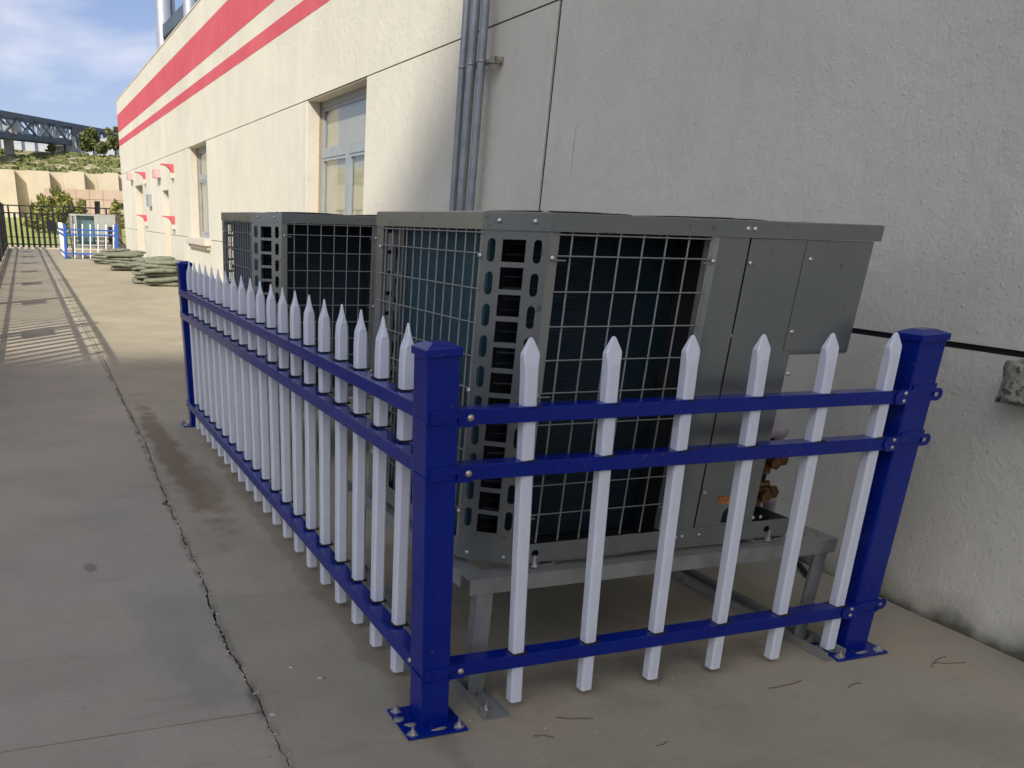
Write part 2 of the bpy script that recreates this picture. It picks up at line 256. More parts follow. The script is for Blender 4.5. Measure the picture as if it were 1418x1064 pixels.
# ------------------------------------------------------------------ mesh helpers
class MB:
    def __init__(s): s.v = []; s.f = []; s.sm = []
    def add(s, vs, fs, smooth=False):
        o = len(s.v); s.v += [tuple(v) for v in vs]
        for f in fs: s.f.append(tuple(i+o for i in f)); s.sm.append(smooth)
    def box(s, x0, x1, y0, y1, z0, z1, c=0.0):
        if c <= 0:
            s.add([(x0,y0,z0),(x1,y0,z0),(x1,y1,z0),(x0,y1,z0),(x0,y0,z1),(x1,y0,z1),(x1,y1,z1),(x0,y1,z1)],
                  [(0,3,2,1),(4,5,6,7),(0,1,5,4),(1,2,6,5),(2,3,7,6),(3,0,4,7)]); return s
        b = bmesh.new(); bmesh.ops.create_cube(b, size=1)
        for v in b.verts: v.co = Vector(((x0+x1)/2+v.co.x*(x1-x0), (y0+y1)/2+v.co.y*(y1-y0), (z0+z1)/2+v.co.z*(z1-z0)))
        bmesh.ops.bevel(b, geom=b.edges[:], offset=c, segments=2, affect='EDGES', profile=.6)
        b.verts.index_update(); s.add([v.co[:] for v in b.verts], [[v.index for v in f.verts] for f in b.faces]); b.free(); return s
    def prism(s, pts, z0, z1):          # pts counter-clockwise in xy
        n = len(pts); s.add([(x,y,z0) for x,y in pts]+[(x,y,z1) for x,y in pts], [tuple(range(n))[::-1], tuple(range(n,2*n))]+[(i,(i+1)%n,n+(i+1)%n,n+i) for i in range(n)]); return s
    def rod(s, a, b, r, n=8, r2=None, caps=True, smooth=True):
        a = Vector(a); b = Vector(b); d = (b-a).normalized(); q = d.orthogonal().normalized(); w = d.cross(q); r2 = r if r2 is None else r2
        vs = [a+(q*math.cos(2*PI*i/n)+w*math.sin(2*PI*i/n))*r for i in range(n)]+[b+(q*math.cos(2*PI*i/n)+w*math.sin(2*PI*i/n))*r2 for i in range(n)]
        s.add(vs, [(i,(i+1)%n,n+(i+1)%n,n+i) for i in range(n)], smooth)
        if caps: s.add(vs, [tuple(range(n))[::-1], tuple(range(n,2*n))])
        return s
    def bar(s, a, b, w, h=None):        # square-section bar between two points
        a = Vector(a); b = Vector(b); d = (b-a).normalized(); h = h or w
        u = Vector((0,0,1)) if abs(d.z) < .9 else Vector((0,1,0)); q = d.cross(u).normalized(); k = q.cross(d)
        vs = [p+q*i*w/2+k*j*h/2 for p in (a, b) for i, j in ((-1,-1),(1,-1),(1,1),(-1,1))]
        s.add(vs, [(0,1,2,3),(7,6,5,4),(0,4,5,1),(1,5,6,2),(2,6,7,3),(3,7,4,0)]); return s
    def dome(s, c, d, r, h=None, n=8):   # low screw head, axis d
        c = Vector(c); d = Vector(d).normalized(); q = d.orthogonal().normalized(); w = d.cross(q); h = h or r*.6
        vs = []
        for rr, hh in ((1,0),(.85,.55),(.45,.92)):
            vs += [c+(q*math.cos(2*PI*i/n)+w*math.sin(2*PI*i/n))*r*rr+d*h*hh for i in range(n)]
        vs.append(c+d*h*.9); fs = []
        for k in range(2): fs += [(k*n+i, k*n+(i+1)%n, (k+1)*n+(i+1)%n, (k+1)*n+i) for i in range(n)]
        fs += [(2*n+i, 2*n+(i+1)%n, 3*n) for i in range(n)]
        s.add(vs, fs, True); return s
    def blob(s, c, rx, ry, rz, seed=0, amp=.25, n=2, flat=None):
        b = bmesh.new(); bmesh.ops.create_icosphere(b, subdivisions=n, radius=1)
        for v in b.verts:
            k = 1+amp*noise.noise(v.co*1.7+Vector((seed*3.1, seed*1.7, seed)))
            v.co = Vector((c[0]+v.co.x*rx*k, c[1]+v.co.y*ry*k, c[2]+v.co.z*rz*k))
            if flat is not None and v.co.z < flat: v.co.z = flat
        b.verts.index_update(); s.add([v.co[:] for v in b.verts], [[v.index for v in f.verts] for f in b.faces], True); b.free(); return s
    def mesh(s, name, m, fix=True):
        me = bpy.data.meshes.new(name); me.from_pydata(s.v, [], s.f); me.materials.append(m)
        me.polygons.foreach_set('use_smooth', s.sm)
        if fix:
            b = bmesh.new(); b.from_mesh(me); bmesh.ops.recalc_face_normals(b, faces=b.faces[:]); b.to_mesh(me); b.free()
        me.update(); return me
    def build(s, name, m, parent=None, fix=True):
        o = bpy.data.objects.new(name, s.mesh(name, m, fix)); C.objects.link(o)
        if parent: o.parent = parent
        return o
class Each(MB):
    # every mark() starts a new piece; build() links each piece as an object of its own
    def __init__(s): super().__init__(); s.k = []
    def mark(s): s.k.append((len(s.v), len(s.f))); return s
    def build(s, name, m, parent=None, fix=True):
        k = s.k+[(len(s.v), len(s.f))]; out = []
        for (a, p), (b, q) in zip(k, k[1:]):
            t = MB(); t.v = s.v[a:b]; t.f = [tuple(i-a for i in f) for f in s.f[p:q]]; t.sm = s.sm[p:q]
            if t.f: out.append(t.build(name, m, parent, fix))
        return out
def stuff(o): o['kind'] = 'stuff'; return o
def inst(me, name, parent=None, loc=(0,0,0), rot=(0,0,0), scale=(1,1,1)):
    o = bpy.data.objects.new(name, me); C.objects.link(o); o.location = loc; o.rotation_euler = rot; o.scale = scale
    if parent: o.parent = parent
    return o
def tag(o, label, cat=None, group=None, kind=None):
    if label: o['label'] = label
    if cat: o['category'] = cat
    if group: o['group'] = group
    if kind: o['kind'] = kind
    return o
def empty(name, loc, label, cat, group=None):
    o = bpy.data.objects.new(name, None); C.objects.link(o); o.location = loc; o.empty_display_size = .1
    return tag(o, label, cat, group)
def copy_tree(o, parent=None):
    c = o.copy(); C.objects.link(c); c.parent = parent
    for ch in list(o.children): copy_tree(ch, c)
    return c
def plate(outer, holes, mapf, th, dirv):   # flat sheet with real holes; mapf maps 2D -> 3D, dirv = thickness direction
    b = bmesh.new()
    for loop in [outer]+holes:
        vs = [b.verts.new((x, y, 0)) for x, y in loop]
        for i in range(len(vs)): b.edges.new((vs[i], vs[(i+1) % len(vs)]))
    bmesh.ops.triangle_fill(b, use_beauty=True, use_dissolve=False, edges=b.edges[:])
    b.verts.index_update(); base = [(v.co.x, v.co.y) for v in b.verts]; tris = [[v.index for v in f.verts] for f in b.faces]
    bd = [[v.index for v in e.verts] for e in b.edges if len(e.link_faces) == 1]; b.free()
    n = len(base); d = Vector(dirv)*th
    A = [Vector(mapf(*p)) for p in base]; B = [a+d for a in A]
    m = MB(); m.add(A+B, tris+[[i+n for i in t[::-1]] for t in tris]+[(i, j, j+n, i+n) for i, j in bd]); return m
def slot(cx, cy, w, h, n=5):
    r = w/2; pts = []
    for k in range(n+1): a = PI*k/n; pts.append((cx+r*math.cos(a), cy+h/2-r+r*math.sin(a)))
    for k in range(n+1): a = PI+PI*k/n; pts.append((cx+r*math.cos(a), cy-h/2+r+r*math.sin(a)))
    return pts
def rect(x0, x1, y0, y1): return [(x0,y0),(x1,y0),(x1,y1),(x0,y1)]

# ------------------------------------------------------------------ ground
WX = 3.52
g = MB(); g.box(-400, 400, -200, 46.2, -.5, -.035); tag(g.build('ground', M['earth']), None, kind='structure')
crack = [(-8,.60),(0,.58),(2.065,.575),(2.194,.576),(2.396,.578),(2.52,.573),(2.83,.563),(3.13,.567),(3.69,.593),(4.386,.601),(5.0,.61),(6.195,.66),(7.52,.656),(9.79,.685),(14,.70),(24,.70),(46,.72)]
def crack_x(y):
    for (a, xa), (b, xb) in zip(crack, crack[1:]):
        if a <= y <= b: return xa+(xb-xa)*(y-a)/(b-a)
ys = []; y = -8.0
while y < 46: ys.append(y); y += .015 if 1.9 < y < 6 else .04 if 1 < y < 11 else .5
ys.append(46.0)
def frac(y): return crack_x(y)+.018*noise.noise(Vector((0, y*5, 1)))+.009*noise.noise(Vector((3, y*22, 0)))+.004*noise.noise(Vector((3, y*70, 0)))
def halfgap(y):
    k = max(0, noise.noise(Vector((7, y*1.1, 2)))+.25); s = max(0, noise.noise(Vector((9, y*6, 2)))-.34)
    return .0022+.0065*k+.10*s*(1 if y < 5 else .3)
def strip(edge0, edge1, y0, y1, top, name, m, label=None):
    q = [v for v in ys if y0 < v < y1]; q = [y0]+q+[y1]; b = MB(); vs = []
    for v in q: a, c = edge0(v), edge1(v); vs += [(a,v,top),(c,v,top),(a,v,-.034),(c,v,-.034)]
    fs = []
    for i in range(len(q)-1):
        k = 4*i; fs += [(k,k+1,k+5,k+4),(k,k+4,k+6,k+2),(k+1,k+3,k+7,k+5)]
    fs += [(0,2,3,1)]; k = 4*(len(q)-1); fs.append((k,k+1,k+3,k+2)); b.add(vs, fs)
    o = b.build(name, m); tag(o, label, kind='structure'); return o
base = MB(); base.box(-1.2, 3.9, -8, 46.1, -.06, -.030); tag(base.build('soil_bed', M['soil']), None, kind='structure')
joints = [-8, 2.392, 12.6, 23.0, 34.0, 46.0]
jn = lambda v: .002*noise.noise(Vector((v*9, 0, 5)))
for a, b_ in zip(joints, joints[1:]):
    strip(lambda v: -1.05, lambda v: frac(v)-halfgap(v), a+.0035, b_-.0035, 0.0, 'walkway_slab', M['slab'])
strip(lambda v: frac(v)+halfgap(v+3), lambda v: WX-.012-.006*noise.noise(Vector((v*4, 0, 9))), -8, 46, 0.001, 'apron_slab', M['apron'])
# crumbs broken out along the crack, and grit lying about
cb = MB(); R = random.Random(3)
for i in range(330):
    v = R.uniform(2.0, 6.5); r = R.choice([.002, .003, .004, .006, .003])
    x = frac(v)+R.gauss(0, .010); cb.blob((x, v, -.001+r*.2), r*R.uniform(.8, 1.5), r, r*.7, i, .5, 1)
tag(cb.build('concrete_crumbs', M['pebble']), 'grey concrete crumbs lying along the long walkway crack', 'rubble', kind='stuff')
cb = MB()
for i in range(260):
    v = 1.9+5.2*R.random()**1.6; x = R.uniform(-.3, 3.4); r = R.choice([.0015, .002, .0025, .004])
    cb.blob((x, v, r*.3), r*1.3, r, r*.6, i, .5, 1)
tag(cb.build('grit', M['pebble']), 'fine pale grit scattered over the concrete', 'grit', kind='stuff')

# ------------------------------------------------------------------ the long building
B = empty('building', (WX, 0, 0), 'long cream roughcast building with two red stripes below its parapet', 'building')
def world_part(mb, name, m, parent, label=None):
    o = mb.build(name, m, parent); pl = Vector((0,0,0)); p = parent
    while p is not None: pl += p.location; p = p.parent
    o.location = -pl
    if label: o['label'] = label
    return o
cols = [-6.0, 5.92, 15.4, 25.7, 35.3]; rows = [-.03, 1.118, 2.913, 5.23]
opens = [(9.62, 11.8, 1.118, 2.913), (18.65, 20.7, 1.118, 2.913), (23.95, 25.05, -.03, 2.16), (29.2, 31.3, -.03, 2.42)]
def pieces(y0, y1, z0, z1, ops):
    rs = [(y0, y1, z0, z1)]
    for a, b_, c, d in ops:
        out = []
        for p, q, r, s in rs:
            if b_ <= p or a >= q or d <= r or c >= s: out.append((p, q, r, s)); continue
            if a > p: out.append((p, a, r, s))
            if b_ < q: out.append((b_, q, r, s))
            m0, m1 = max(a, p), min(b_, q)
            if c > r: out.append((m0, m1, r, c))
            if d < s: out.append((m0, m1, d, s))
        rs = out
    return rs
for i in range(4):
    for j in range(3):
        g = .006
        gz = .0125 if i == 0 and j < 2 else .006
        for r in pieces(cols[i]+((.019 if i == 1 else g) if i else 0), cols[i+1]-((.019 if i == 0 else g) if i < 3 else 0), rows[j]+((.0125 if i == 0 and j == 1 else .006) if j else 0), rows[j+1]-(gz if j < 2 else 0), opens):
            if r[1]-r[0] > .01 and r[3]-r[2] > .01:
                mb = MB(); mb.box(WX, WX+.014, *r); world_part(mb, 'wall_panel', M['wall'], B)
mb = MB()
for r in pieces(-6, 35.28, -.3, 5.2, opens): mb.box(WX+.0145, WX+.26, *r)
world_part(mb, 'wall_core', M['groove'], B)
# cream reveals lining the openings (far jamb, near jamb, head, foot)
for (a, b_, c, d) in opens:
    dp = WX+.26; e = .012
    for q in ((b_-e, b_-.0005, c, d), (a+.0005, a+e, c, d), (a+e, b_-e, d-e, d-.0005), (a+e, b_-e, c+.0005, c+e)):
        mb = MB(); mb.box(WX+.0143, dp, *q); world_part(mb, 'reveal', M['reveal'], B)
mb = MB(); mb.box(WX+.262, 16, -6, 35.28, -.3, 5.0); 
# body of the building behind the wall, hollowed where the windows are
rest = MB()
for r in pieces(-6, 35.28, -.3, 5.0, opens): rest.box(WX+.262, WX+.6, *r)
rest.box(WX+.6, 16, -6, 35.28, -.3, 5.0)
world_part(rest, 'core', M['wall'], B)
mb = MB(); mb.box(WX-.012, WX+.30, -6.01, 35.31, 5.232, 5.262, .004); world_part(mb, 'parapet_coping', M['reveal'], B)
for z0, z1 in ((4.25, 4.795), (3.81, 4.00)):
    mb = MB(); mb.box(WX-.003, WX-.0004, -6, 35.302, z0, z1)
    world_part(mb, 'painted_stripe', M['red'], B, 'broad upper red stripe' if z1 > 4.5 else 'thin lower red stripe')
def window(y0, y1, z0, z1):
    xw = WX+.19; mb = MB(); f = .075
    mb.box(xw, xw+.05, y0+.013, y0+.013+f, z0+.013, z1-.013); mb.box(xw, xw+.05, y1-.013-f, y1-.013, z0+.013, z1-.013)
    mb.box(xw, xw+.05, y0+.013+f, y1-.013-f, z0+.013, z0+.013+f); mb.box(xw, xw+.05, y0+.013+f, y1-.013-f, z1-.013-f, z1-.013)
    zt = z0+(z1-z0)*.66; mb.box(xw-.004, xw+.046, y0+.013+f, y1-.013-f, zt-.04, zt+.04)
    ym = y0+(y1-y0)*.5
    w = world_part(mb, 'window', M['alu'], B, None)
    m2 = MB(); m2.box(xw-.01, xw+.045, ym-.055, ym+.055, z0+.013+f, zt-.041); m2.box(xw-.02, xw-.0105, ym-.04, ym-.01, z0+.55, z0+.60)
    o = m2.build('mullion', M['alu'], w)
    for (a, b_, c, d) in ((y0+.09, ym-.056, z0+.09, zt-.041), (ym+.056, y1-.09, z0+.09, zt-.041), (y0+.09, y1-.09, zt+.041, z1-.09)):
        m3 = MB(); m3.box(xw+.02, xw+.026, a, b_, c, d); m3.build('pane', M['glass'], w)
        m4 = MB(); s = .035
        m4.box(xw+.005, xw+.04, a, a+s, c, d); m4.box(xw+.005, xw+.04, b_-s, b_, c, d); m4.box(xw+.005, xw+.04, a+s, b_-s, c, c+s); m4.box(xw+.005, xw+.04, a+s, b_-s, d-s, d)
        m4.build('sash', M['alu'], w)
    m5 = MB(); m5.box(xw+.055, xw+.068, y0+.013, y1-.013, z0+.013, z1-.013); m5.build('curtain', M['curtain'], w)
    m6 = MB(); m6.box(xw-.025, xw-.001, y1-.035, y1-.0125, z0+.013, z1-.013); m6.build('sealant_bead', M['ochre'], w)
    return w
window(9.62, 11.8, 1.118, 2.913); window(18.65, 20.7, 1.118, 2.913)
for (a, b_) in ((9.5, 11.9), (18.5, 20.85)):
    mb = MB(); mb.box(WX-.13, WX+.19, a, b_, 1.0, 1.125, .01); mb.box(WX-.07, WX-.001, a+.05, b_-.05, .93, .9995, .006); world_part(mb, 'window_sill', M['reveal'], B)
# deep door recesses further along, with a pale door set back in each
for (a, b_, z) in ((23.95, 25.05, 2.16), (29.2, 31.3, 2.42)):
    mb = MB(); mb.box(WX+.2, WX+.25, a+.013, b_-.013, 0, z-.013); d = world_part(mb, 'door', M['reveal'], B)
    m2 = MB(); m2.box(WX+.17, WX+.2, a+.1, a+.14, .95, 1.15); m2.build('handle', M['alu'], d)
# red quarter-arc brackets standing out from the wall
def bracket(y, z, s=1.0):
    pts = [(0, 0), (-.30*s, 0)]
    for k in range(7):
        a = PI/2*k/6; pts.append((-.30*s+.24*s*math.sin(a), -.02-.17*s*(1-math.cos(a))))
    pts += [(0, -.19*s)]
    mb = MB(); n = len(pts); t = .16
    mb.add([(WX+x, y, z+q) for x, q in pts]+[(WX+x, y+t, z+q) for x, q in pts], [tuple(range(n)), tuple(range(n, 2*n))[::-1]]+[(i,(i+1)%n,n+(i+1)%n,n+i) for i in range(n)])
    o = world_part(mb, 'wall_bracket', M['red'], B)
    m2 = MB(); m2.box(WX-.09, WX-.001, y, y+t, z-.30, z-.192); m2.build('bracket_foot', M['reveal'], o)
for y, z in ((22.9, 2.69), (28.3, 2.72), (23.1, 1.55), (28.6, 1.57)): bracket(y, z)
for y, z, h in ((25.15, 2.63, .2), (31.6, 2.78, .2)):
    mb = MB(); mb.box(WX-.16, WX-.001, y, y+.5, z-.16, z+.04); world_part(mb, 'wall_box', M['pinkbox'], B)
for y, z in ((27.2, 1.95),):
    mb = MB(); mb.box(WX-.10, WX-.001, y, y+.5, z-.16, z+.16); world_part(mb, 'meter_box', M['alu'], B)
# steel stacks and a stay frame on the roof
for i, (px, Y, r) in enumerate(((227, 30.5, .235), (264, 26.1, .17))):
    X, Z = P(px, 40, Y)
    mb = MB(); mb.rod((0,0,0), (0,0,9.5), r, 24); t = empty('steel_stack', (X, Y, 5.0), ['wider bright steel stack rising behind the parapet, farther along the roof', 'slimmer bright steel stack behind the parapet, nearer the top edge of the photo'][i], 'stack', 'steel stacks on the roof')
    mb.build('tube', M['steel'], t)
    m2 = MB(); m2.box(r*.5, r+.12, -.05, .05, 0, 9.4); m2.build('shade_side', M['gallery'], t)  # added dark strip standing in for the shaded side of the tube
t = empty('stay_frame', (P(232, 50, 30.5)[0], 30.2, 5.0), 'dark steel stay frame leaning between the roof stacks', 'steel frame')
X0, Z0 = P(229, 44, 30.2); X1, Z1 = P(256, 17, 26.5); bx = P(232, 50, 30.5)[0]
mb = MB(); mb.bar((X0-bx,0,Z0-5), (X1-bx,-3.7,Z1-5), .16, .30); mb.build('stay_beam', M['gallery'], t)
mb = MB(); mb.bar((X0-bx+.1,0,Z0-5.35), (X1-bx+.1,-3.7,Z1-5.45), .08); mb.build('stay_rail', M['zinc'], t)
mb = Each(); mb.mark(); mb.bar((X0-bx,.05,-.1), (X0-bx,.05,Z0-4.8), .12); mb.mark(); mb.bar((X1-bx,-3.7,-.1), (X1-bx,-3.7,Z1-4.8), .10); mb.build('stay_post', M['gallery'], t)

# hairline crack in the render beside the vertical joint
hp = [(799,169),(797,185),(795,200),(793,214),(792,232),(789,248)]; hw = []
for px, py in hp:
    d = AX @ np.array([px-PP[0], py-PP[1], F]); k = WX/d[0]; hw.append((d[1]*k, EYE+d[2]*k))
mb = MB(); vs = []
for i, (y, z) in enumerate(hw): vs += [(WX-.0012, y-.0025*(1 if 0 < i < 5 else .2), z), (WX-.0012, y+.0025*(1 if 0 < i < 5 else .2), z)]
mb.add(vs, [(2*i, 2*i+1, 2*i+3, 2*i+2) for i in range(len(hw)-1)]); world_part(mb, 'hairline_crack', M['mossy'], B)
# three conduits with their bracket
for i, (y, r, x) in enumerate(((7.10, .031, WX-.12), (6.95, .038, WX-.12), (6.78, .032, WX-.12))):
    mb = MB(); mb.rod((0,0,0), (0,0,5.6), r, 18)
    for z in (.9, 3.9): mb.rod((0,0,z), (0,0,z+.07), r+.006, 18)
    o = mb.build('conduit_pipe', M['conduit']); o.location = (x, y, .0)
    tag(o, ['slim grey conduit on the wall, farthest of the three', 'thicker grey conduit in the middle of the wall bundle', 'grey conduit of the wall bundle nearest the clamp block'][i], 'pipe', 'grey conduits up the wall')
t = empty('pipe_bracket', (WX, 7.0, 2.66), 'small dark steel bracket strapping the three conduits to the wall', 'bracket')
mb = MB(); mb.box(-.085, -.04, -.30, .16, -.014, .014, .003); mb.box(-.085, -.001, -.35, -.295, -.022, .022, .003); mb.build('bracket_arm', M['mossy'], t)
mb = MB()
for y, r, x in ((7.10, .031, -.12), (6.95, .038, -.12), (6.78, .032, -.12)):
    pts = [(x-r-.005 if False else x+(r+.005)*math.cos(a), y-7+(r+.005)*math.sin(a), 0) for a in [PI*.5+PI*k/8 for k in range(9)]]
    for a, b_ in zip(pts, pts[1:]): mb.rod(a, b_, .005, 5, caps=False)
mb.build('strap', M['screw'], t)
# old mossy concrete block in the wall, right edge of view
b = bmesh.new(); bmesh.ops.create_cube(b, size=1); bmesh.ops.subdivide_edges(b, edges=b.edges[:], cuts=6, use_grid_fill=True)
for v in b.verts:
    p = Vector((v.co.x*.13, v.co.y*.34, v.co.z*.15)); k = noise.noise(p*14+Vector((5,1,2)))*.016+noise.noise(p*40)*.008
    v.co = p+v.co.normalized()*k
me = bpy.data.meshes.new('stone_block'); b.to_mesh(me); b.free(); me.materials.append(M['mossy'])
for pl in me.polygons: pl.use_smooth = True
tag(inst(me, 'stone_block', None, (WX-.03, 2.10, 1.022)), 'mossy rough concrete block jutting from the wall under the black joint', 'concrete block')

# ------------------------------------------------------------------ picket fences
def picket_mesh(inplane, m):
    # 1.195 high, base at origin; flattened spear tip; inplane = axis along the fence
    def ring(z, a, b_): 
        w, d = (a, b_) if inplane == 'x' else (b_, a)
        c = min(w, d)*.16
        return [(-w/2+c,-d/2,z),(w/2-c,-d/2,z),(w/2,-d/2+c,z),(w/2,d/2-c,z),(w/2-c,d/2,z),(-w/2+c,d/2,z),(-w/2,d/2-c,z),(-w/2,-d/2+c,z)]
    s = .043
    if inplane == 'y':
        rs = [ring(0,s,s), ring(1.085,s,s), ring(1.125,s*1.02,s*.86), ring(1.135,s*1.10,s*.66), ring(1.150,s*.96,s*.42), ring(1.170,s*.62,s*.24), ring(1.19,s*.34,s*.15), ring(1.20,s*.14,s*.10)]
    else: rs = [ring(0,s,s), ring(1.08,s,s), ring(1.118,s*1.06,s*.92), ring(1.145,s*1.24,s*.66), ring(1.152,s*1.22,s*.6), ring(1.178,s*.62,s*.34), ring(1.19,s*.34,s*.22), ring(1.195,s*.14,s*.12)]
    mb = MB(); vs = sum(rs, []); fs = [tuple(range(8))[::-1]]
    for k in range(len(rs)-1): fs += [(k*8+i, k*8+(i+1)%8, k*8+8+(i+1)%8, k*8+8+i) for i in range(8)]
    fs.append(tuple(range(8*(len(rs)-1), 8*len(rs)))); mb.add(vs, fs); return mb.mesh('picket', m)
def post_parts(t, x, y, lean, m, plate_on=True, turn=0):
    mb = MB(); mb.box(0,.096,0,.1,0,1.185,.006); p = mb.build('post', m, t); p.location = (x, y, 0.004); p.rotation_euler = (0, lean, 0)
    b_ = MB(); b_.box(-.006,.102,-.006,.106,1.172,1.196,.004)
    b_.add([(-.002,-.002,1.196),(.098,-.002,1.196),(.098,.102,1.196),(-.002,.102,1.196),(.024,.026,1.208),(.072,.026,1.208),(.072,.074,1.208),(.024,.074,1.208)], [(0,1,5,4),(1,2,6,5),(2,3,7,6),(3,0,4,7),(4,5,6,7)])
    b_.build('post_cap', m, p)
    b_ = MB(); b_.box(-.068,.142,-.055,.135,.0,.007,.002); q = b_.build('base_plate', m, p); q.rotation_euler = (0, -lean, 0)
    b_ = Each()
    for bx, by in ((-.045,-.032),(.118,-.032),(-.045,.112),(.118,.112)):
        b_.mark(); b_.rod((bx,by,.0075),(bx,by,.011),.016,12); b_.rod((bx,by,.011),(bx,by,.020),.010,6,smooth=False); b_.rod((bx,by,.02),(bx,by,.034),.005,8)
    for q in b_.build('anchor_bolt', M['screw'], p): q.rotation_euler = (0, -lean, 0)
    b_ = MB()
    for k, (bx, by) in enumerate(((-.045,-.032),(.118,-.032),(-.03,.02),(-.055,.06),(.05,-.030),(-.045,.112))):
        b_.blob((bx,by,.008), .019 if k != 4 else .026, .014 if k != 4 else .005, .005, k+int(x*10), .6, 2)
    q = stuff(b_.build('cement_spatter', M['cement'], p)); q.rotation_euler = (0, -lean, 0)
    return p
def fence(name, ox, oy, label, wm, bl, lens=(-.05, -.072, -.035), fine=True, flip=1):
    t = empty(name, (ox, oy, 0), label, 'fence', 'blue and white picket fences')
    near = post_parts(t, 0, 0, lens[0], bl); rl = lens[1]*.62; rgt = post_parts(t, 1.822, .022, rl, bl); rgt.scale = (1.22, 1, 1.012); far = post_parts(t, 0.035, 4.58, lens[2], bl)
    mf, ms = picket_mesh('x', wm), picket_mesh('y', wm)
    gmes = []
    for z in (1.028, .868, .214): gm = MB(); gm.box(-.029,.029,-.029,.029,z-.028-.0015,z-.028+.003); gmes.append(gm.mesh('grommet', M['rubber']))
    xs = [1.396+.2787*i-1.04+.006 for i in range(6)]
    for i, x in enumerate(xs):
        p = inst(mf, 'picket', t, (x, .045, .028), (0, lens[1]*.98+random.uniform(-.004,.004), 0)); [inst(g_, 'grommet', p) for g_ in gmes]
    yy = [2.49-2.137+.2105*i for i in range(20)]
    for i, y in enumerate(yy):
        p = inst(ms, 'picket', t, (.046-.0005*i*0+.012, y, .028), (random.uniform(-.004,.004), -.022, random.uniform(-.02,.02))); [inst(g_, 'grommet', p) for g_ in gmes]
    # rails
    def xl(z): return .096+lens[0]*z
    def xr(z): return 1.822+rl*z
    for z0, z1 in ((.985, 1.030), (.822, .868), (.166, .214)):
        mb = MB(); mb.box(xl(z0), xr(z0)+.002, .016, .076, z0, z1, .0035); r = mb.build('rail', bl, t)
        if fine:
            h = Each()      # slotted lugs either end, front side
            zc = (z0+z1)/2
            for xa, sgn in ((xl(z0), 1), (xr(z0), -1)):
                h2 = plate([(xa-.004*sgn, zc-.026), (xa+.045*sgn, zc-.026)]+[(xa+(.045+.026*math.sin(a))*sgn, zc-.026*math.cos(a)) for a in [PI*k/8 for k in range(1,8)]]+[(xa+.045*sgn, zc+.026), (xa-.004*sgn, zc+.026)], [], lambda x, y: (x, .0125, y), .003, (0,-1,0)); h.mark(); h.add(h2.v, h2.f)
            # lug with a slot on the free (wall) side of the right post
            xa = xr(z0)+.1165
            h2 = plate([(xa-.002, zc-.022), (xa+.045, zc-.022)]+[(xa+.045+.022*math.sin(a), zc-.022*math.cos(a)) for a in [PI*k/8 for k in range(1,8)]]+[(xa+.045, zc+.022), (xa-.002, zc+.022)], [rect(xa+.02, xa+.05, zc-.007, zc+.007)], lambda x, y: (x, .0105+.03, y), .004, (0,-1,0)); h.mark(); h.add(h2.v, h2.f)
            h.build('lug', bl, r)
            bo = Each(); bo.mark()
            bo.dome((xl(z0)+.042, .0095, zc), (0,-1,0), .011, .007)
            for dz in (-.012, .014): bo.mark(); bo.dome((xr(z0)-.03, .0095, zc+dz), (0,-1,0), .007, .005)
            bo.build('bolt', M['brassy'], r)
            # bands wrapping the near and right posts
            for pst, px in ((near, 0), (rgt, 0)):
                k = MB(); k.box(-.003, .099, -.0035, -.0005, zc-.03, zc-.022); k.box(-.004,-.0008,-.003,.09,zc-.028,zc-.006)
                k.box(.0965, .100, -.003, .1, zc-.028, zc+.022)
                pts = rect(.012, .096, zc-.018, zc+.020)
                k.box(.03, .098, -.0045, -.0008, zc-.004, zc+.022)
                k.box(.008, .03, -.0065, -.0008, zc-.018, zc+.022, .001)
                k.build('band', bl, pst)
        mb = MB(); mb.box(0.0, .06, .1, 4.585, z0-.004, z1-.004, .0035); r = mb.build('rail', bl, t); r.location = (-.0 - .022*z0+.005, 0, 0)
        if fine:
            bo = Each(); bo.mark(); bo.dome((-.0003, .125, (z0+z1)/2), (-1,0,0), .010, .007); bo.mark(); bo.dome((-.0003, 4.55, (z0+z1)/2), (-1,0,0), .010, .007); bo.build('bolt', M['brassy'], r)
    return t
fence('picket_fence', 1.04, 2.137, 'large shaded blue and white picket fence in front, around the two grey units', M['white'], M['blue'])
f2 = fence('picket_fence', 1.28, 35.4, 'small sunlit blue and white picket fence far off beside the black railing', M['white_far'], M['blue_far'], lens=(.05, .075, .05), fine=False)

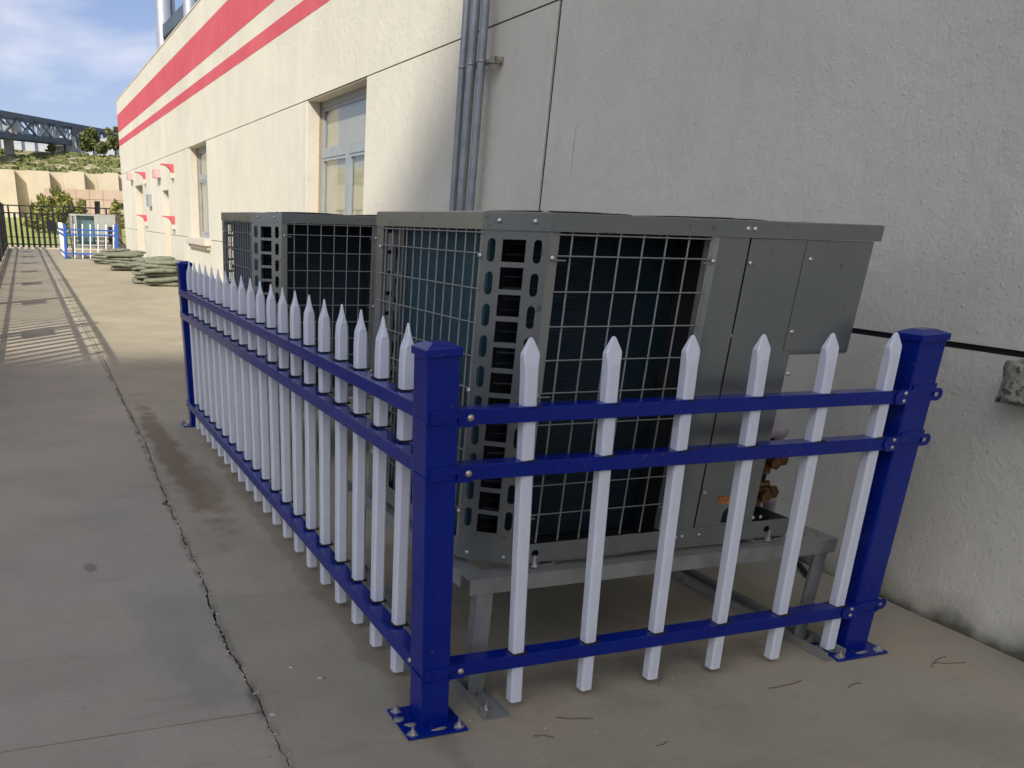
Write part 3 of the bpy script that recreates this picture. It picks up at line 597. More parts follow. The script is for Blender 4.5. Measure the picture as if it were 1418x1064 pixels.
# ------------------------------------------------------------------ heat pump units
def unit(ox, oy, label):
    # local frame: x from the left face, y from the front face, z from the ground
    t = empty('outdoor_unit', (ox, oy, .4405), label, 'air conditioner', 'grey outdoor heat pump units')
    Wd, D, ch, cd_ = 1.42, 1.11, .155, .12; z0, z1, zc = .018, 1.056, 1.1065          # above the stand top
    foot = [(ch,0),(Wd,0),(Wd,D),(ch,D),(0,D-cd_),(0,cd_)]
    # base pan
    mb = plate([(ch+.002, z0), (Wd-.09, z0), (Wd-.09, z0+.068), (ch+.002, z0+.068)], [slot(.235, z0+.033, .03, .026), slot(1.23, z0+.033, .03, .026)], lambda x, y: (x, 0, y), .003, (0,1,0))
    e = .004; pan = [(ch,e),(Wd-.09,e),(Wd-.09,D),(ch,D),(0,D-cd_),(0,cd_)]
    mb.prism([(x+(.004 if x < .01 else 0), y) for x, y in pan], z0, z0+.012); mb.box(0,.003,cd_+.002,D-cd_,z0,z0+.068); mb.box(Wd-.094,Wd-.090,.004,D,z0,z0+.068)
    mb.build('base_pan', M['body'], t)
    mb = MB(); mb.box(ch+.02, Wd-.1, .03, D-.03, z0+.013, z0+.02); mb.box(.2,.27,.06,.063,z0,z0+.07); mb.box(1.19,1.27,.06,.063,z0,z0+.07); mb.build('drip_tray', M['dark'], t)
    # lid
    o_ = .005; lid = [(ch-.002,-o_),(Wd+.012,-o_),(Wd+.012,D+o_),(ch-.002,D+o_),(-o_,D-cd_+.002),(-o_,cd_-.002)]
    mb = MB(); n = len(lid); inn = [(x+(.006 if x < .5 else -.006)*(1), y+(.006 if y < .5 else -.006)) for x, y in lid]
    vs = [(x,y,z1) for x,y in lid]+[(x,y,zc-.003) for x,y in lid]+[(x,y,zc) for x,y in inn]; fs = [(i,(i+1)%n,n+(i+1)%n,n+i) for i in range(n)]+[(n+i,n+(i+1)%n,2*n+(i+1)%n,2*n+i) for i in range(n)]+[tuple(range(2*n,3*n)), tuple(range(n))[::-1]]
    mb.add(vs, fs); lidb = mb.build('lid', M['body'], t)
    mb = Each()
    for p in ((ch*.25, cd_*.75), (ch*.78, cd_*.22)): mb.mark(); mb.dome((p[0]-.006, p[1]-.004, (z1+zc)/2), (-cd_,-ch,0), .008, .006)
    for x in (.865, .892): mb.mark(); mb.dome((x,-o_,(z1+zc)/2), (0,-1,0), .0085, .006)
    mb.mark(); mb.dome((ch-.005, .03, zc), (0,0,1), .012, .005); mb.mark(); mb.dome((1.13,.05,zc),(0,0,1),.010,.005); mb.build('screw', M['screw'], lidb)
    # fan guard on top
    for cx in (.45, 1.0):
        mb = MB(); k = 28
        for rr, zz in ((.24,.004),(.17,.008),(.1,.010)):
            pts = [(cx+rr*math.cos(2*PI*i/k), .55+rr*1.6*math.sin(2*PI*i/k), zc+zz) for i in range(k)]
            for a, b_ in zip(pts, pts[1:]+pts[:1]): mb.rod(a, b_, .003, 5, caps=False)
        for i in range(12):
            a = 2*PI*i/12; mb.rod((cx+.02*math.cos(a),.55+.03*math.sin(a),zc+.011),(cx+.25*math.cos(a),.55+.4*math.sin(a),zc+.003),.003,5)
        stuff(mb.build('fan_guard', M['rubber'], t))
    # slotted chamfer plate (real holes)
    a0 = Vector((0, cd_, 0)); a1 = Vector((ch, 0, 0)); Lc = (a1-a0).length; dr = (a1-a0).normalized(); nin = Vector((cd_, ch, 0)).normalized()
    pitch = .0772; holes = []
    nh = 13; top = z1-.025
    for k in range(nh):
        zt = top-k*pitch; 
        holes.append(rect(Lc*.31, Lc*.66, zt-.062, zt))
    for k in range(11):
        zt = top-.031-k*.0925
        holes.append(slot(Lc*.145, zt, Lc*.12, .066)); holes.append(slot(Lc*.84, zt, Lc*.12, .066))
    mb = plate([(0, z0), (Lc, z0), (Lc, z1), (0, z1)], [h for h in holes if min(p[1] for p in h) > z0+.045], lambda x, y: tuple(a0+dr*x+Vector((0,0,y))), .002, tuple(nin))
    cp = mb.build('vent_plate', M['body'], t)
    mb = Each()
    for f_ in (.18, .82): mb.mark(); mb.dome(a0+dr*Lc*f_+Vector((0,0,z0+.022)), -nin, .0075, .005)
    mb.build('screw', M['screw'], cp)
    # rear chamfer plate
    mb = plate([(0, z0), (Lc, z0), (Lc, z1), (0, z1)], [h for h in holes if min(p[1] for p in h) > z0+.045], lambda x, y: tuple(Vector((0, D-cd_, 0))+Vector((ch, cd_, 0)).normalized()*x+Vector((0,0,y))), .002, tuple(Vector((cd_,-ch,0)).normalized()))
    mb.build('vent_plate', M['body'], t)
    # columns
    mb = MB(); mb.box(ch+.001, ch+.034, .001, .03, z0+.069, z1); mb.build('corner_column', M['body_d'], t)
    mb = MB(); mb.box(.001, .022, D-cd_-.06, D-cd_-.001, z0+.069, z1); mb.build('corner_column', M['body'], t)
    mb = MB(); mb.box(.001, .012, cd_+.001, cd_+.016, z0+.069, z1); mb.build('corner_column', M['body_d'], t)
    mb = MB(); mb.prism([(.735,.03),(.742,.012),(.765,.0),(.883,.0),(.883,.03)], z0+.069, z1); mb.build('middle_column', M['body'], t)
    # front service panels
    mb = plate([(.890, z0+.069), (1.150, z0+.069), (1.150, z1-.36), (Wd-.012, z1-.36), (Wd-.012, z1-.002), (.890, z1-.002)],
               [[(1.004, .094),(1.068,.094)]+[(1.036+.032*math.cos(a), .122+.032*math.sin(a)) for a in [PI*k/8 for k in range(9)]]], lambda x, y: (x, .0, y), .002, (0,1,0))
    fp = mb.build('front_panel', M['body'], t)
    mb = MB(); mb.box(1.118, Wd-.016, -.0035, -.0006, z1-.352, z1-.006, .001); mb.build('service_cover', M['body'], fp)
    mb = Each()
    for x, z in ((.900, z1-.075), (.900, z0+.2), (1.145, z1-.06), (1.135, z1-.29), (1.16, z1-.43)): mb.mark(); mb.dome((x, -.004, z), (0,-1,0), .008, .006)
    for x in (.81, .84, .915): mb.mark(); mb.dome((x, -.002, z0+.04), (0,-1,0), .007, .005)
    for x in (1.15, 1.185): mb.mark(); mb.dome((x, -.002, z0+.085), (0,-1,0), .007, .005)
    mb.build('screw', M['screw'], fp)
    mb = MB(); mb.box(.975, 1.075, -.0022, -.0006, .168, .196); mb.build('warning_label', M['orange'], fp)
    mb = MB(); mb.box(.99, 1.09, .02, .022, .08, .2); mb.build('knockout', M['dark'], fp)
    # side of service bay, upper side, back
    mb = MB(); mb.box(1.150, 1.153, .004, .42, z0+.069, z1-.362); mb.box(1.154, Wd-.014, .004, .42, z1-.366, z1-.362); mb.box(1.154, Wd-.094, .42, .423, z0+.069, z1-.362); mb.build('service_bay', M['body_d'], t)
    mb = MB(); mb.box(Wd-.015, Wd-.012, .003, D-.003, z1-.366, z1-.001); mb.box(Wd-.094, Wd-.090, .424, D-.003, z0+.069, z1-.367); mb.build('side_panel', M['body'], t)
    mb = MB(); mb.dome((Wd-.011, .02, z1-.03), (1,0,0), .009, .01); mb.build('screw', M['screw'], t)
    mb = MB(); mb.box(ch, Wd-.02, D-.005, D-.002, z0+.069, z1-.001); mb.build('back_panel', M['body'], t)
    mb = MB(); mb.box(.76, .765, .05, D-.01, z0+.02, z1-.01); mb.box(.77, 1.14, .05, D-.02, z0+.03, z0+.5); mb.build('inner_partition', M['dark'], t)
    # finned coil, wrapping left side and part of the front
    mb = MB(); mb.box(.055, .085, .17, D-.20, z0+.03, z1-.01); cl = mb.build('coil', M['coil'], t)
    mb = MB()
    for k in range(30): 
        z = z0+.06+k*.0325; mb.rod((.10,.15,z), (.20,.10,z), .0035, 5); mb.rod((.20,.085,z+.01),(.33,.085,z+.01), .0028, 5)
    stuff(mb.build('coil_tube', M['coil_f'], cl))
    mb = MB(); mb.box(.19, .755, .17, .20, z0+.03, z1-.01); mb.build('coil', M['coil_f'], t)
    mb = MB(); mb.box(.11, .74, .23, .25, z0+.03, z1-.01); mb.box(.06, .75, .1, D-.1, z1-.012, z1-.002); mb.box(.1,.12,.25,D-.1,z0+.02,z1-.02); mb.build('inner_shroud', M['dark'], t)
    mb = plate([(D-cd_-.17, z0+.07), (D-cd_-.075, z0+.07), (D-cd_-.075, z1), (D-cd_-.17, z1)], [rect(D-cd_-.155, D-cd_-.095, z1-.16-.115*k, z1-.07-.115*k) for k in range(8)], lambda x, y: (.04, x, y), .002, (1,0,0))
    mb.build('coil_end_plate', M['body'], t)
    # wire guards
    mb = MB(); w = .0032
    zs = [z1-.008]+[z1-.066-.1*k for k in range(10)]; zs = [z for z in zs if z > z0+.075]
    xs = [ch+.078+.0838*k for k in range(7)]
    for z in zs: mb.rod((ch+.028, -.002, z), (.742, -.002, z), w*.75, 6)
    for x in xs: mb.rod((x, .003, z0+.072), (x, .003, z1-.001), w, 6)
    for z in (z1-.078, z1-.478, z1-.878): mb.rod((ch+.02,-.003,z),(ch+.06,-.003,z), w*.8, 6); mb.rod((.715,-.003,z),(.752,-.003,z), w*.8, 6)
    gd = stuff(mb.build('wire_guard', M['wire'], t))
    mb = Each()
    for z in (z1-.072, z1-.472, z1-.872): mb.mark(); mb.dome((ch+.016,-.002,z),(0,-1,0),.009,.007); mb.mark(); mb.dome((.752,-.004,z),(0,-1,0),.009,.007)
    mb.build('clip', M['screw'], gd)
    mb = MB(); ysd = [cd_+.05+.0668*k for k in range(13)]
    for z in zs: mb.rod((-.002, cd_-.005, z), (-.002, D-cd_-.03, z), w*.75, 6)
    for y in ysd:
        if y < D-cd_-.02: mb.rod((.003, y, z0+.03), (.003, y, z1-.001), w, 6)
    gd = stuff(mb.build('wire_guard', M['wire'], t))
    mb = Each()
    for z in (z1-.072, z1-.472, z1-.872): mb.mark(); mb.dome((-.002,cd_+.004,z),(-1,0,0),.009,.007); mb.mark(); mb.dome((-.001,D-cd_-.04,z),(-1,0,0),.009,.007)
    mb.build('clip', M['screw'], gd)
    # valves and insulated pipes in the service bay
    mb = Each()
    for dz, dx in ((.0, 0), (-.125, -.01)):
        mb.mark()
        zb = .30+dz; x = 1.215+dx
        mb.rod((x-.06,.06,zb),(x+.06,.06,zb),.020,10); mb.rod((x,.06,zb-.045),(x,.06,zb+.05),.024,10); mb.rod((x+.05,.06,zb),(x+.082,.06,zb),.026,6,smooth=False)
        mb.rod((x,.06,zb),(x,.02,zb),.018,8); mb.rod((x,.02,zb),(x,.008,zb),.024,6,smooth=False); mb.rod((x-.055,.06,zb-.02),(x-.055,.02,zb-.04),.013,8); mb.rod((x-.03,.06,zb+.03),(x+.02,.03,zb+.045),.013,8)
    mb.build('service_valve', M['brass'], t)
    mb = MB(); mb.box(1.156, 1.26, .085, .11, .12, .40); mb.rod((1.19,.10,.36),(1.19,.10,.46),.022,10); mb.build('valve_bracket', M['dark'], t)
    pts = [(1.19,.09,.40),(1.22,.10,.405),(1.29,.12,.40),(1.37,.18,.375),(1.45,.30,.32),(1.56,.45,.22),(1.72,.62,.02),(1.80,.75,-.22)]
    mb = MB()
    for a, b_ in zip(pts, pts[1:]): mb.rod(a, b_, .036, 12)
    for p_ in pts[1:-1]: mb.blob(p_, .0365,.0365,.0365,0,0,2)
    mb.build('pipe_insulation', M['foam'], t)
    pts = [(1.26,.08,.165),(1.36,.16,.12),(1.48,.26,.085),(1.60,.36,.03),(1.75,.5,-.12)]
    mb = MB()
    for a, b_ in zip(pts, pts[1:]): mb.rod(a, b_, .026, 12)
    for p_ in pts[1:-1]: mb.blob(p_, .0265,.0265,.0265,0,0,2)
    mb.build('pipe_insulation', M['foam'], t)
    # feet: channel pads and studs on the stand
    for x in (.235, 1.245):
        for y in (.018, D-.06):
            mb = MB(); mb.box(x-.075, x+.075, y-.012, y+.06, 0.0005, .005); mb.box(x-.075, x-.070, y-.030, y+.06, .0052, .016); mb.box(x+.070, x+.075, y-.030, y+.06, .0052, .016); mb.box(x-.03,x+.03,y,y+.05,.0055,z0-.0005)
            f_ = mb.build('foot', M['zinc'], t)
            mb = MB(); mb.rod((x,y-.02,.0055),(x,y-.02,.010),.017,10); mb.rod((x,y-.02,.010),(x,y-.02,.019),.011,6,smooth=False); mb.rod((x,y-.02,.019),(x,y-.02,.045),.006,8); mb.build('stud', M['screw'], f_)
    return t
u1 = unit(1.28, 2.335, 'nearest and largest grey outdoor unit, directly behind the front picket fence')
u2 = copy_tree(u1); u2.location = (1.28, 5.31, .4405); u2['label'] = 'second grey outdoor unit, half hidden behind the nearest unit'
u3 = copy_tree(u1); u3.location = (1.62, 35.75, .4405); u3.scale = (1.14, 1, 1); u3['label'] = 'small sunlit pale outdoor unit in the far fence beside the black railing'
def repaint(o, table):
    if o.type == 'MESH' and o.data.materials and o.data.materials[0] in table:
        o.data = o.data.copy(); o.data.materials[0] = table[o.data.materials[0]]
    for c in o.children: repaint(c, table)
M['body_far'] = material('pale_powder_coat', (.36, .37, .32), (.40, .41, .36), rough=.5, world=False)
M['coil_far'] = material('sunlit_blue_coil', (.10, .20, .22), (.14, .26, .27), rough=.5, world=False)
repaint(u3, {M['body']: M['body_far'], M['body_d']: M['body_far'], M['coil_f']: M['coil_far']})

def stand(ox, oy, label):
    t = empty('steel_stand', (ox, oy, 0), label, 'stand', 'galvanised steel stands under the units')
    W_, D_ = 1.575, 1.23; zt = .440; h = .055; k = .006
    def angle(p, q, inward, name='frame_beam'):    # L section: vertical web outside, flange inward on top
        mb = MB(); x0, y0 = p; x1, y1 = q
        if y0 == y1: mb.box(x0, x1, min(y0, y0+k*inward), max(y0, y0+k*inward), zt-h, zt-k-.0003); mb.box(x0, x1, min(y0, y0+.075*inward), max(y0, y0+.075*inward), zt-k, zt)
        else: mb.box(min(x0, x0+k*inward), max(x0, x0+k*inward), y0, y1, zt-h, zt-k-.0003); mb.box(min(x0, x0+.075*inward), max(x0, x0+.075*inward), y0, y1, zt-k-.0008, zt-.0008)
        return mb.build(name, M['zinc'], t)
    angle((.0, 0), (W_, 0), 1); angle((.0, D_), (W_, D_), -1)
    angle((-.001, .0765), (-.001, D_-.0765), 1); angle((W_+.001, .0765), (W_+.001, D_-.0765), -1)
    mb = MB(); mb.box(.80, .806, .0775, D_-.0775, zt-h, zt-.001); mb.build('cross_beam', M['zinc'], t)
    def leg(x, y, sx, sy):
        mb = MB()
        xa, xb = sorted((x, x+.060*sx)); mb.box(xa, xb, *sorted((y+.0065*sy, y+.0125*sy)), .007, zt-h+.0 if False else zt-.012)
        xa, xb = sorted((x+.0065*sx, x+.0125*sx)); mb.box(xa, xb, *sorted((y+.013*sy, y+.06*sy)), .007, zt-.012)
        return mb.build('leg', M['zinc'], t)
    for x, sx in ((.03, 1), (W_-.03, -1)):
        leg(x, .0, sx, 1); leg(x, D_, sx, -1)
    # channel skids the legs stand in, running past the front
    for x in (.01, W_-.095):
        mb = MB(); mb.box(x, x+.085, -.165, D_+.08, .001, .0065)
        mb.box(x-.0035, x-.0004, -.165, D_+.08, .001, .040) ; mb.box(x+.0855, x+.089, -.165, D_+.08, .001, .020 if x < 1 else .045)
        s = mb.build('skid', M['zinc'], t)
        mb = Each()
        for y in (-.105, D_+.03): mb.mark(); mb.rod((x+.03,y,.007),(x+.03,y,.010),.016,12); mb.rod((x+.03,y,.010),(x+.03,y,.021),.010,6,smooth=False); mb.rod((x+.03,y,.021),(x+.03,y,.036),.005,8)
        mb.build('anchor_bolt', M['screw'], s)
    return t
s1 = stand(1.255, 2.287, 'galvanised steel stand under the nearest outdoor unit')
s2 = copy_tree(s1); s2.location = (1.255, 5.262, 0); s2['label'] = 'galvanised steel stand under the second outdoor unit'
s3 = copy_tree(s1); s3.location = (1.60, 35.7, 0); s3.scale = (1.14, 1, 1); s3['label'] = 'galvanised steel stand under the far sunlit outdoor unit'

# thin hose and cable lying at the foot of the wall
t = MB(); pts = [(3.43,3.75,.015),(3.40,3.35,.014),(3.46,3.1,.02),(3.44,2.95,.014),(3.36,2.82,.014)]
for a, b_ in zip(pts, pts[1:]): t.rod(a, b_, .012, 8)
tag(t.build('drain_hose', M['rubber']), 'short black hose lying along the foot of the wall behind the stand', 'hose')

# ------------------------------------------------------------------ litter on the apron
tw = [((1.50,2.07),(1.62,2.03),'curved dry twig lying right of the steel skid end'),((1.37,1.99),(1.43,1.965),'short dry twig in front of the steel skid end'),
      ((2.35,2.02),(2.52,2.03),'long straight dry stalk below the fourth front picket'),((2.64,1.935),(2.72,1.95),'dry stalk on the apron in front of the right post'),
      ((1.72,1.83),(1.77,1.84),'tiny dry twig in the middle of the bare apron'),((3.10,1.97),(3.24,2.02),'dry straw lying below the wall at the right'),
      ((3.14,1.99),(3.27,1.96),'crossed dry straw below the wall at the right'),((1.98,2.15),(2.04,2.20),'short dry leaf stem between two front pickets')]
for i, (a, b_, lb) in enumerate(tw):
    mb = MB(); n = 6; pts = [Vector((a[0]+(b_[0]-a[0])*k/n, a[1]+(b_[1]-a[1])*k/n+.010*math.sin(PI*k/n)*(1 if i % 2 else -.6), .0045+.002*math.sin(k*2.1+i))) for k in range(n+1)]
    for p, q in zip(pts, pts[1:]): mb.rod(p, q, .0019*(1-.3*i/8), 5)
    tag(mb.build('twig', M['twig']), lb, 'twig', 'dry twigs on the apron')
for i, (x, y, r, lb) in enumerate(((.75,2.66,.012,'flat white paint fleck on the apron between crack and fence'),(.83,2.55,.017,'round grey flake of concrete on the apron beside the fence'),(1.14,2.17,.011,'pale pebble just behind the near base plate'),(1.22,2.14,.010,'pale pebble beside the steel skid'),(.605,2.36,.016,'loose pale stone wedged where the joint meets the crack'),(3.2,2.03,.010,'white pebble below the wall at the right'))):
    mb = MB(); mb.blob((x, y, .002), r*.85, r*.65, r*.35, i+5, .7, 2, .0012); tag(mb.build('pebble', M['pebble']), lb, 'pebble', 'pale pebbles on the apron')

# ------------------------------------------------------------------ sandbags
def bag_mesh(Lx, Ly, h, seed):
    b = bmesh.new(); n, k = 16, 14; vs = []
    for i in range(n+1):
        u = -1+2*i/n; e = (1-abs(u)**5)**.5*.72+.28; sag = 1+.10*noise.noise(Vector((u*2, seed, 0)))
        hz = (1-abs(u)**2.6)**.5*.86+.14
        ring = []
        for j in range(k):
            a = 2*PI*j/k; cy = math.copysign(abs(math.cos(a))**.72, math.cos(a)); sz = math.copysign(abs(math.sin(a))**.75, math.sin(a))
            wr = 1+.12*noise.noise(Vector((u*4, a*1.5, seed)))+.07*noise.noise(Vector((u*14, math.cos(a)*5, seed+3)))
            ring.append(b.verts.new((u*Lx/2+.02*noise.noise(Vector((a, seed, u))), cy*Ly/2*e*wr*sag+.02*noise.noise(Vector((u*1.5, seed, 4))), sz*h/2*hz*wr+h/2-.012*math.sin(u*2.5+seed))))
        vs.append(ring)
    for i in range(n):
        for j in range(k): b.faces.new((vs[i][j], vs[i][(j+1)%k], vs[i+1][(j+1)%k], vs[i+1][j]))
    b.faces.new(vs[0][::-1]); b.faces.new(vs[-1])
    bmesh.ops.recalc_face_normals(b, faces=b.faces[:])
    me = bpy.data.meshes.new('sandbag'); b.to_mesh(me); b.free(); me.materials.append(M['bag'])
    for p in me.polygons: p.use_smooth = True
    return me
ordn = ['lowest', 'second', 'third', 'fourth', 'fifth', 'sixth']
Rb = random.Random(11); nb = 0
def pile(desc, spots, layers, h):
    global nb
    for si, (x, y, rot, cnt, ln, wd, nm) in enumerate(spots):
        for k in range(cnt):
            nb += 1
            o = inst(bag_mesh(ln*Rb.uniform(.88, 1.06), wd*Rb.uniform(.9,1.1), h*1.28, nb*1.3), 'sandbag', None, (x+Rb.uniform(-.11,.07), y+Rb.uniform(-.07,.07), .002+k*h), (Rb.uniform(-.03,.03), Rb.uniform(-.05,.05), rot+Rb.uniform(-.13,.13)))
            tag(o, 'olive sandbag, %s from the bottom in the %s stack of the %s pile' % (ordn[k], nm, desc), 'sandbag', 'olive sandbags stacked along the wall')
pile('near', [(3.00, 21.95, .02, 6, 1.02, .46, 'front'), (2.98, 22.55, -.02, 5, .98, .46, 'second row'), (2.60, 22.9, PI/2-.15, 5, .95, .34, 'left end-on'), (3.05, 23.5, .05, 6, .95, .5, 'rear')], 6, .094)
pile('middle', [(2.72, 28.2, .0, 5, 1.05, .5, 'front'), (2.85, 28.9, .08, 5, 1.0, .5, 'second row'), (3.05, 30.0, .25, 5, 1.1, .5, 'rear')], 5, .094)
pile('far', [(2.62, 32.0, .02, 4, 1.15, .5, 'left'), (3.0, 32.7, .2, 5, 1.15, .5, 'wall side')], 4, .09)

# ------------------------------------------------------------------ black railings
def black_railing(name, p0, p1, label, bay=4.8, panel_off=2.2, step=.26, pw=.45):
    t = empty(name, (p0[0], p0[1], 0), label, 'railing', 'black metal railings'); v = Vector((p1[0]-p0[0], p1[1]-p0[1], 0)); Ln = v.length; d = v.normalized()
    t.rotation_euler = (0, 0, math.atan2(d.y, d.x))
    for z, hh in ((1.83, .05), (1.52, .05), (.50, .03), (.20, .05)):
        mb = MB(); mb.box(0, Ln, -.025, .025, z-hh/2, z+hh/2); mb.build('rail', M['black'], t)
    mb = MB(); mb.box(0, Ln, -.1, .1, -.03, .07); mb.build('kerb', M['beigestone'], t)
    bm_ = MB(); bm_.box(-.055, .055, -.022, .022, .07, 1.51); bme = bm_.mesh('bar', M['black'])
    sm = MB(); sm.box(-.04, .04, -.02, .02, 1.545, 1.805); sme = sm.mesh('spacer', M['black'])
    pm = MB(); pm.box(-.06, .06, -.06, .06, .071, 1.9); pme = pm.mesh('post', M['black'])
    cm_ = MB(); cm_.box(-pw, pw, -.03, .03, .76, 1.18); cme = cm_.mesh('plaque', M['black'])
    x = 0.0; n = 0
    while x < Ln-.01:
        n += 1
        if n % 2 == 0: inst(sme, 'spacer', t, (x, 0, 0))
        inst(bme, 'bar', t, (x, 0, 0)); x += step
    x = 0
    while x <= Ln+.01:
        inst(pme, 'post', t, (x, 0, 0))
        if x+panel_off < Ln: inst(cme, 'plaque', t, (x+panel_off, 0, 0))
        x += bay
    return t
black_railing('black_railing', (-.86, 7.35), (-.86, 45.0), 'black railing along the left edge that throws the slatted shadow', 4.8, 4.55, .35)
black_railing('black_railing', (-.86, 45.3), (3.9, 45.3), 'black railing crossing the far end of the walkway', 2.9, 2.05, .24, .22)

t = empty('gate_pillar', (P(165.5, 340, 44.6)[0], 44.6, 0), 'dark brown square pillar ending the far black railing beside the cream building', 'pillar')
mb = MB(); mb.box(-.13, .13, -.15, .15, 0, 1.62); mb.build('shaft', M['bark'], t); mb = MB(); mb.box(-.16, .16, -.18, .18, 1.621, 1.68, .01); mb.build('cap', M['bark'], t)

# ------------------------------------------------------------------ beyond the railing
g = MB(); nx, ny = 90, 30
vs = [(-420+840*i/nx, 46.2+70*j/ny, -.03+max(0, (46.2+70*j/ny-50))*.028+.15*noise.noise(Vector((i*.7, j*.7, 0)))*(j > 1)) for j in range(ny+1) for i in range(nx+1)]
fs = [(j*(nx+1)+i, j*(nx+1)+i+1, (j+1)*(nx+1)+i+1, (j+1)*(nx+1)+i) for j in range(ny) for i in range(nx)]
g.add(vs, fs, True); tag(g.build('lawn', M['grass']), None, kind='structure')
# pale path strip beyond the railing
g = MB(); g.box(-60, 60, 46.25, 48.6, -.3, .035); tag(g.build('far_path', M['beigestone']), None, kind='structure')
# buttressed retaining wall
RY = 92.0
def zz(py, Y): return P(60, py, Y)[1]
def xx(px, Y, py=250): return P(px, py, Y)[0]
t = empty('retaining_wall', (0, RY, 0), 'beige buttressed retaining wall below the green hillside', 'wall')
top = zz(237, RY)
mb = MB(); mb.box(-300, 300, 1.1, 3.0, -1, top); o = mb.build('wall_face', M['beigestone'], t)
seg = [(-60, 21, 0), (36, 69, 0), (84, 97, -.12), (97, 117, .10), (131, 145, -.12), (145, 164, .10), (178, 212, 0), (226, 260, 0)]
for a, b_, dz in seg:
    mb = MB(); xa, xb = xx(a, RY), xx(b_, RY); b2 = .18 if dz <= 0 else 0
    mb.add([(xa+b2,0,top+dz),(xb,0,top+dz),(xb,1.098,top+dz),(xa+b2,1.098,top+dz),(xa+b2*4,-.5,-1),(xb,-.5,-1),(xb,1.098,-1),(xa+b2*4,1.098,-1)], [(0,1,2,3),(4,7,6,5),(0,4,5,1),(1,5,6,2),(2,6,7,3),(3,7,4,0)])
    mb.build('buttress', M['beigestone'], t)
# pink low building with windows
PY = 80.0
t = empty('pink_building', (0, PY, 0), 'low pink panelled building with dark windows below the retaining wall', 'building')
ztp = zz(260, PY); xa, xb = xx(62, PY), xx(330, PY)
wins = [(89, 98, 275, 287), (107, 117, 275, 287), (128, 136, 276, 294), (153, 172, 277, 287), (190, 200, 277, 287), (215, 225, 277, 287)]
ops = [(xx(a, PY), xx(b_, PY), zz(d, PY), zz(c, PY)) for a, b_, c, d in wins]
edges = [xa]+[xx(p, PY) for p in (84, 107.5-4, 122, 141, 180, 230)]+[xb]
zm = zz(274, PY)
for a, b_ in zip(edges, edges[1:]):
    for z0, z1 in ((-.5, zm), (zm, ztp)):
        mb = MB()
        for r in pieces(a+.015, b_-.015, z0+.015, z1-.015, ops): mb.box(r[0], r[1], 0, .1, r[2], r[3])
        mb.build('wall_panel', M['pink'], t)
mb = MB()
for r in pieces(xa, xb, -.5, ztp-.02, ops): mb.box(r[0], r[1], .101, 1.0, r[2], r[3])
mb.box(xa, xb, 1.001, 6, -.5, ztp-.02); mb.build('wall', M['pink'], t)
for a, b_, c, d in ops:
    mb = MB(); mb.box(a, b_, .45, .5, c, d); w = mb.build('window', M['glassdark'], t)
    m2 = MB(); m2.box(a, b_, .38, .449, d-.08, d); m2.box(a, a+.06, .38, .449, c, d-.08); m2.build('frame', M['alu'], w)
# hillside
g = MB(); nx, ny = 280, 24; y0, y1 = 95.0, 140.0; zt0, zt1 = top-.1, zz(211.5, 132)
vs = []
for j in range(ny+1):
    for i in range(nx+1):
        y = y0+(y1-y0)*j/ny; x = -300+600*i/nx; k = min(1, (y-y0)/(132-y0)); z = zt0+(zt1-zt0)*k+.45*noise.noise(Vector((x*.22, y*.18, 3)))*(0 if j == 0 else 1)
        vs.append((x, y, z))
fs = [(j*(nx+1)+i, j*(nx+1)+i+1, (j+1)*(nx+1)+i+1, (j+1)*(nx+1)+i) for j in range(ny) for i in range(nx)]
g.add(vs, fs, True); tag(g.build('hillside', M['hill']), None, kind='structure')
g = MB(); g.box(-1500, 1500, 139, 1500, 2, zt1-.4); tag(g.build('plateau', M['hill']), None, kind='structure')
# low scrub tufts on the hillside
sc = MB(); Rs = random.Random(5)
for i in range(1900):
    y = Rs.uniform(96, 132); x = Rs.uniform(-8, 22); k = (y-y0)/(132-y0); z = zt0+(zt1-zt0)*k+.45*noise.noise(Vector((x*.22, y*.18, 3)))
    if noise.noise(Vector((x*.35, y*.25, 9))) < -.02: continue
    s = Rs.uniform(.12, .35)
    for q in range(4):
        a = Rs.uniform(0, 2*PI); c = Vector((x+Rs.gauss(0,.2), y+Rs.gauss(0,.2), z+s*.4)); u = Vector((math.cos(a), math.sin(a), .3))*s; w = Vector((0,0,1))*s*.6
        sc.add([c-u, c+u*.2-w, c+u, c+w], [(0,1,2,3)])
tag(sc.build('scrub', M['leaf2'], fix=False), 'low green scrub tufts over the hillside', 'scrub', kind='stuff')
# pale cladding screen on the plateau
SY = 137.0
t = empty('cladding_screen', (0, SY, 0), 'pale grey cladding screen with posts under the conveyor gallery', 'screen wall')
pxs = [-70, -30, 5, 37, 55, 75, 94, 112, 135, 165, 200, 240]; zb, ztt = zz(214, SY), zz(187, SY)
for a, b_ in zip(pxs, pxs[1:]):
    for c, d in ((zb, (zb+ztt)/2-.02), ((zb+ztt)/2+.02, ztt)):
        mb = MB(); mb.box(xx(a, SY)+.2, xx(b_, SY)-.2, 0, .1, c, d); mb.build('cladding_panel', M['barrier'], t)
for a in pxs: mb = MB(); mb.box(xx(a, SY)-.18, xx(a, SY)+.18, -.1, .2, zb-1, ztt+.3); mb.build('post', M['gallery'], t)
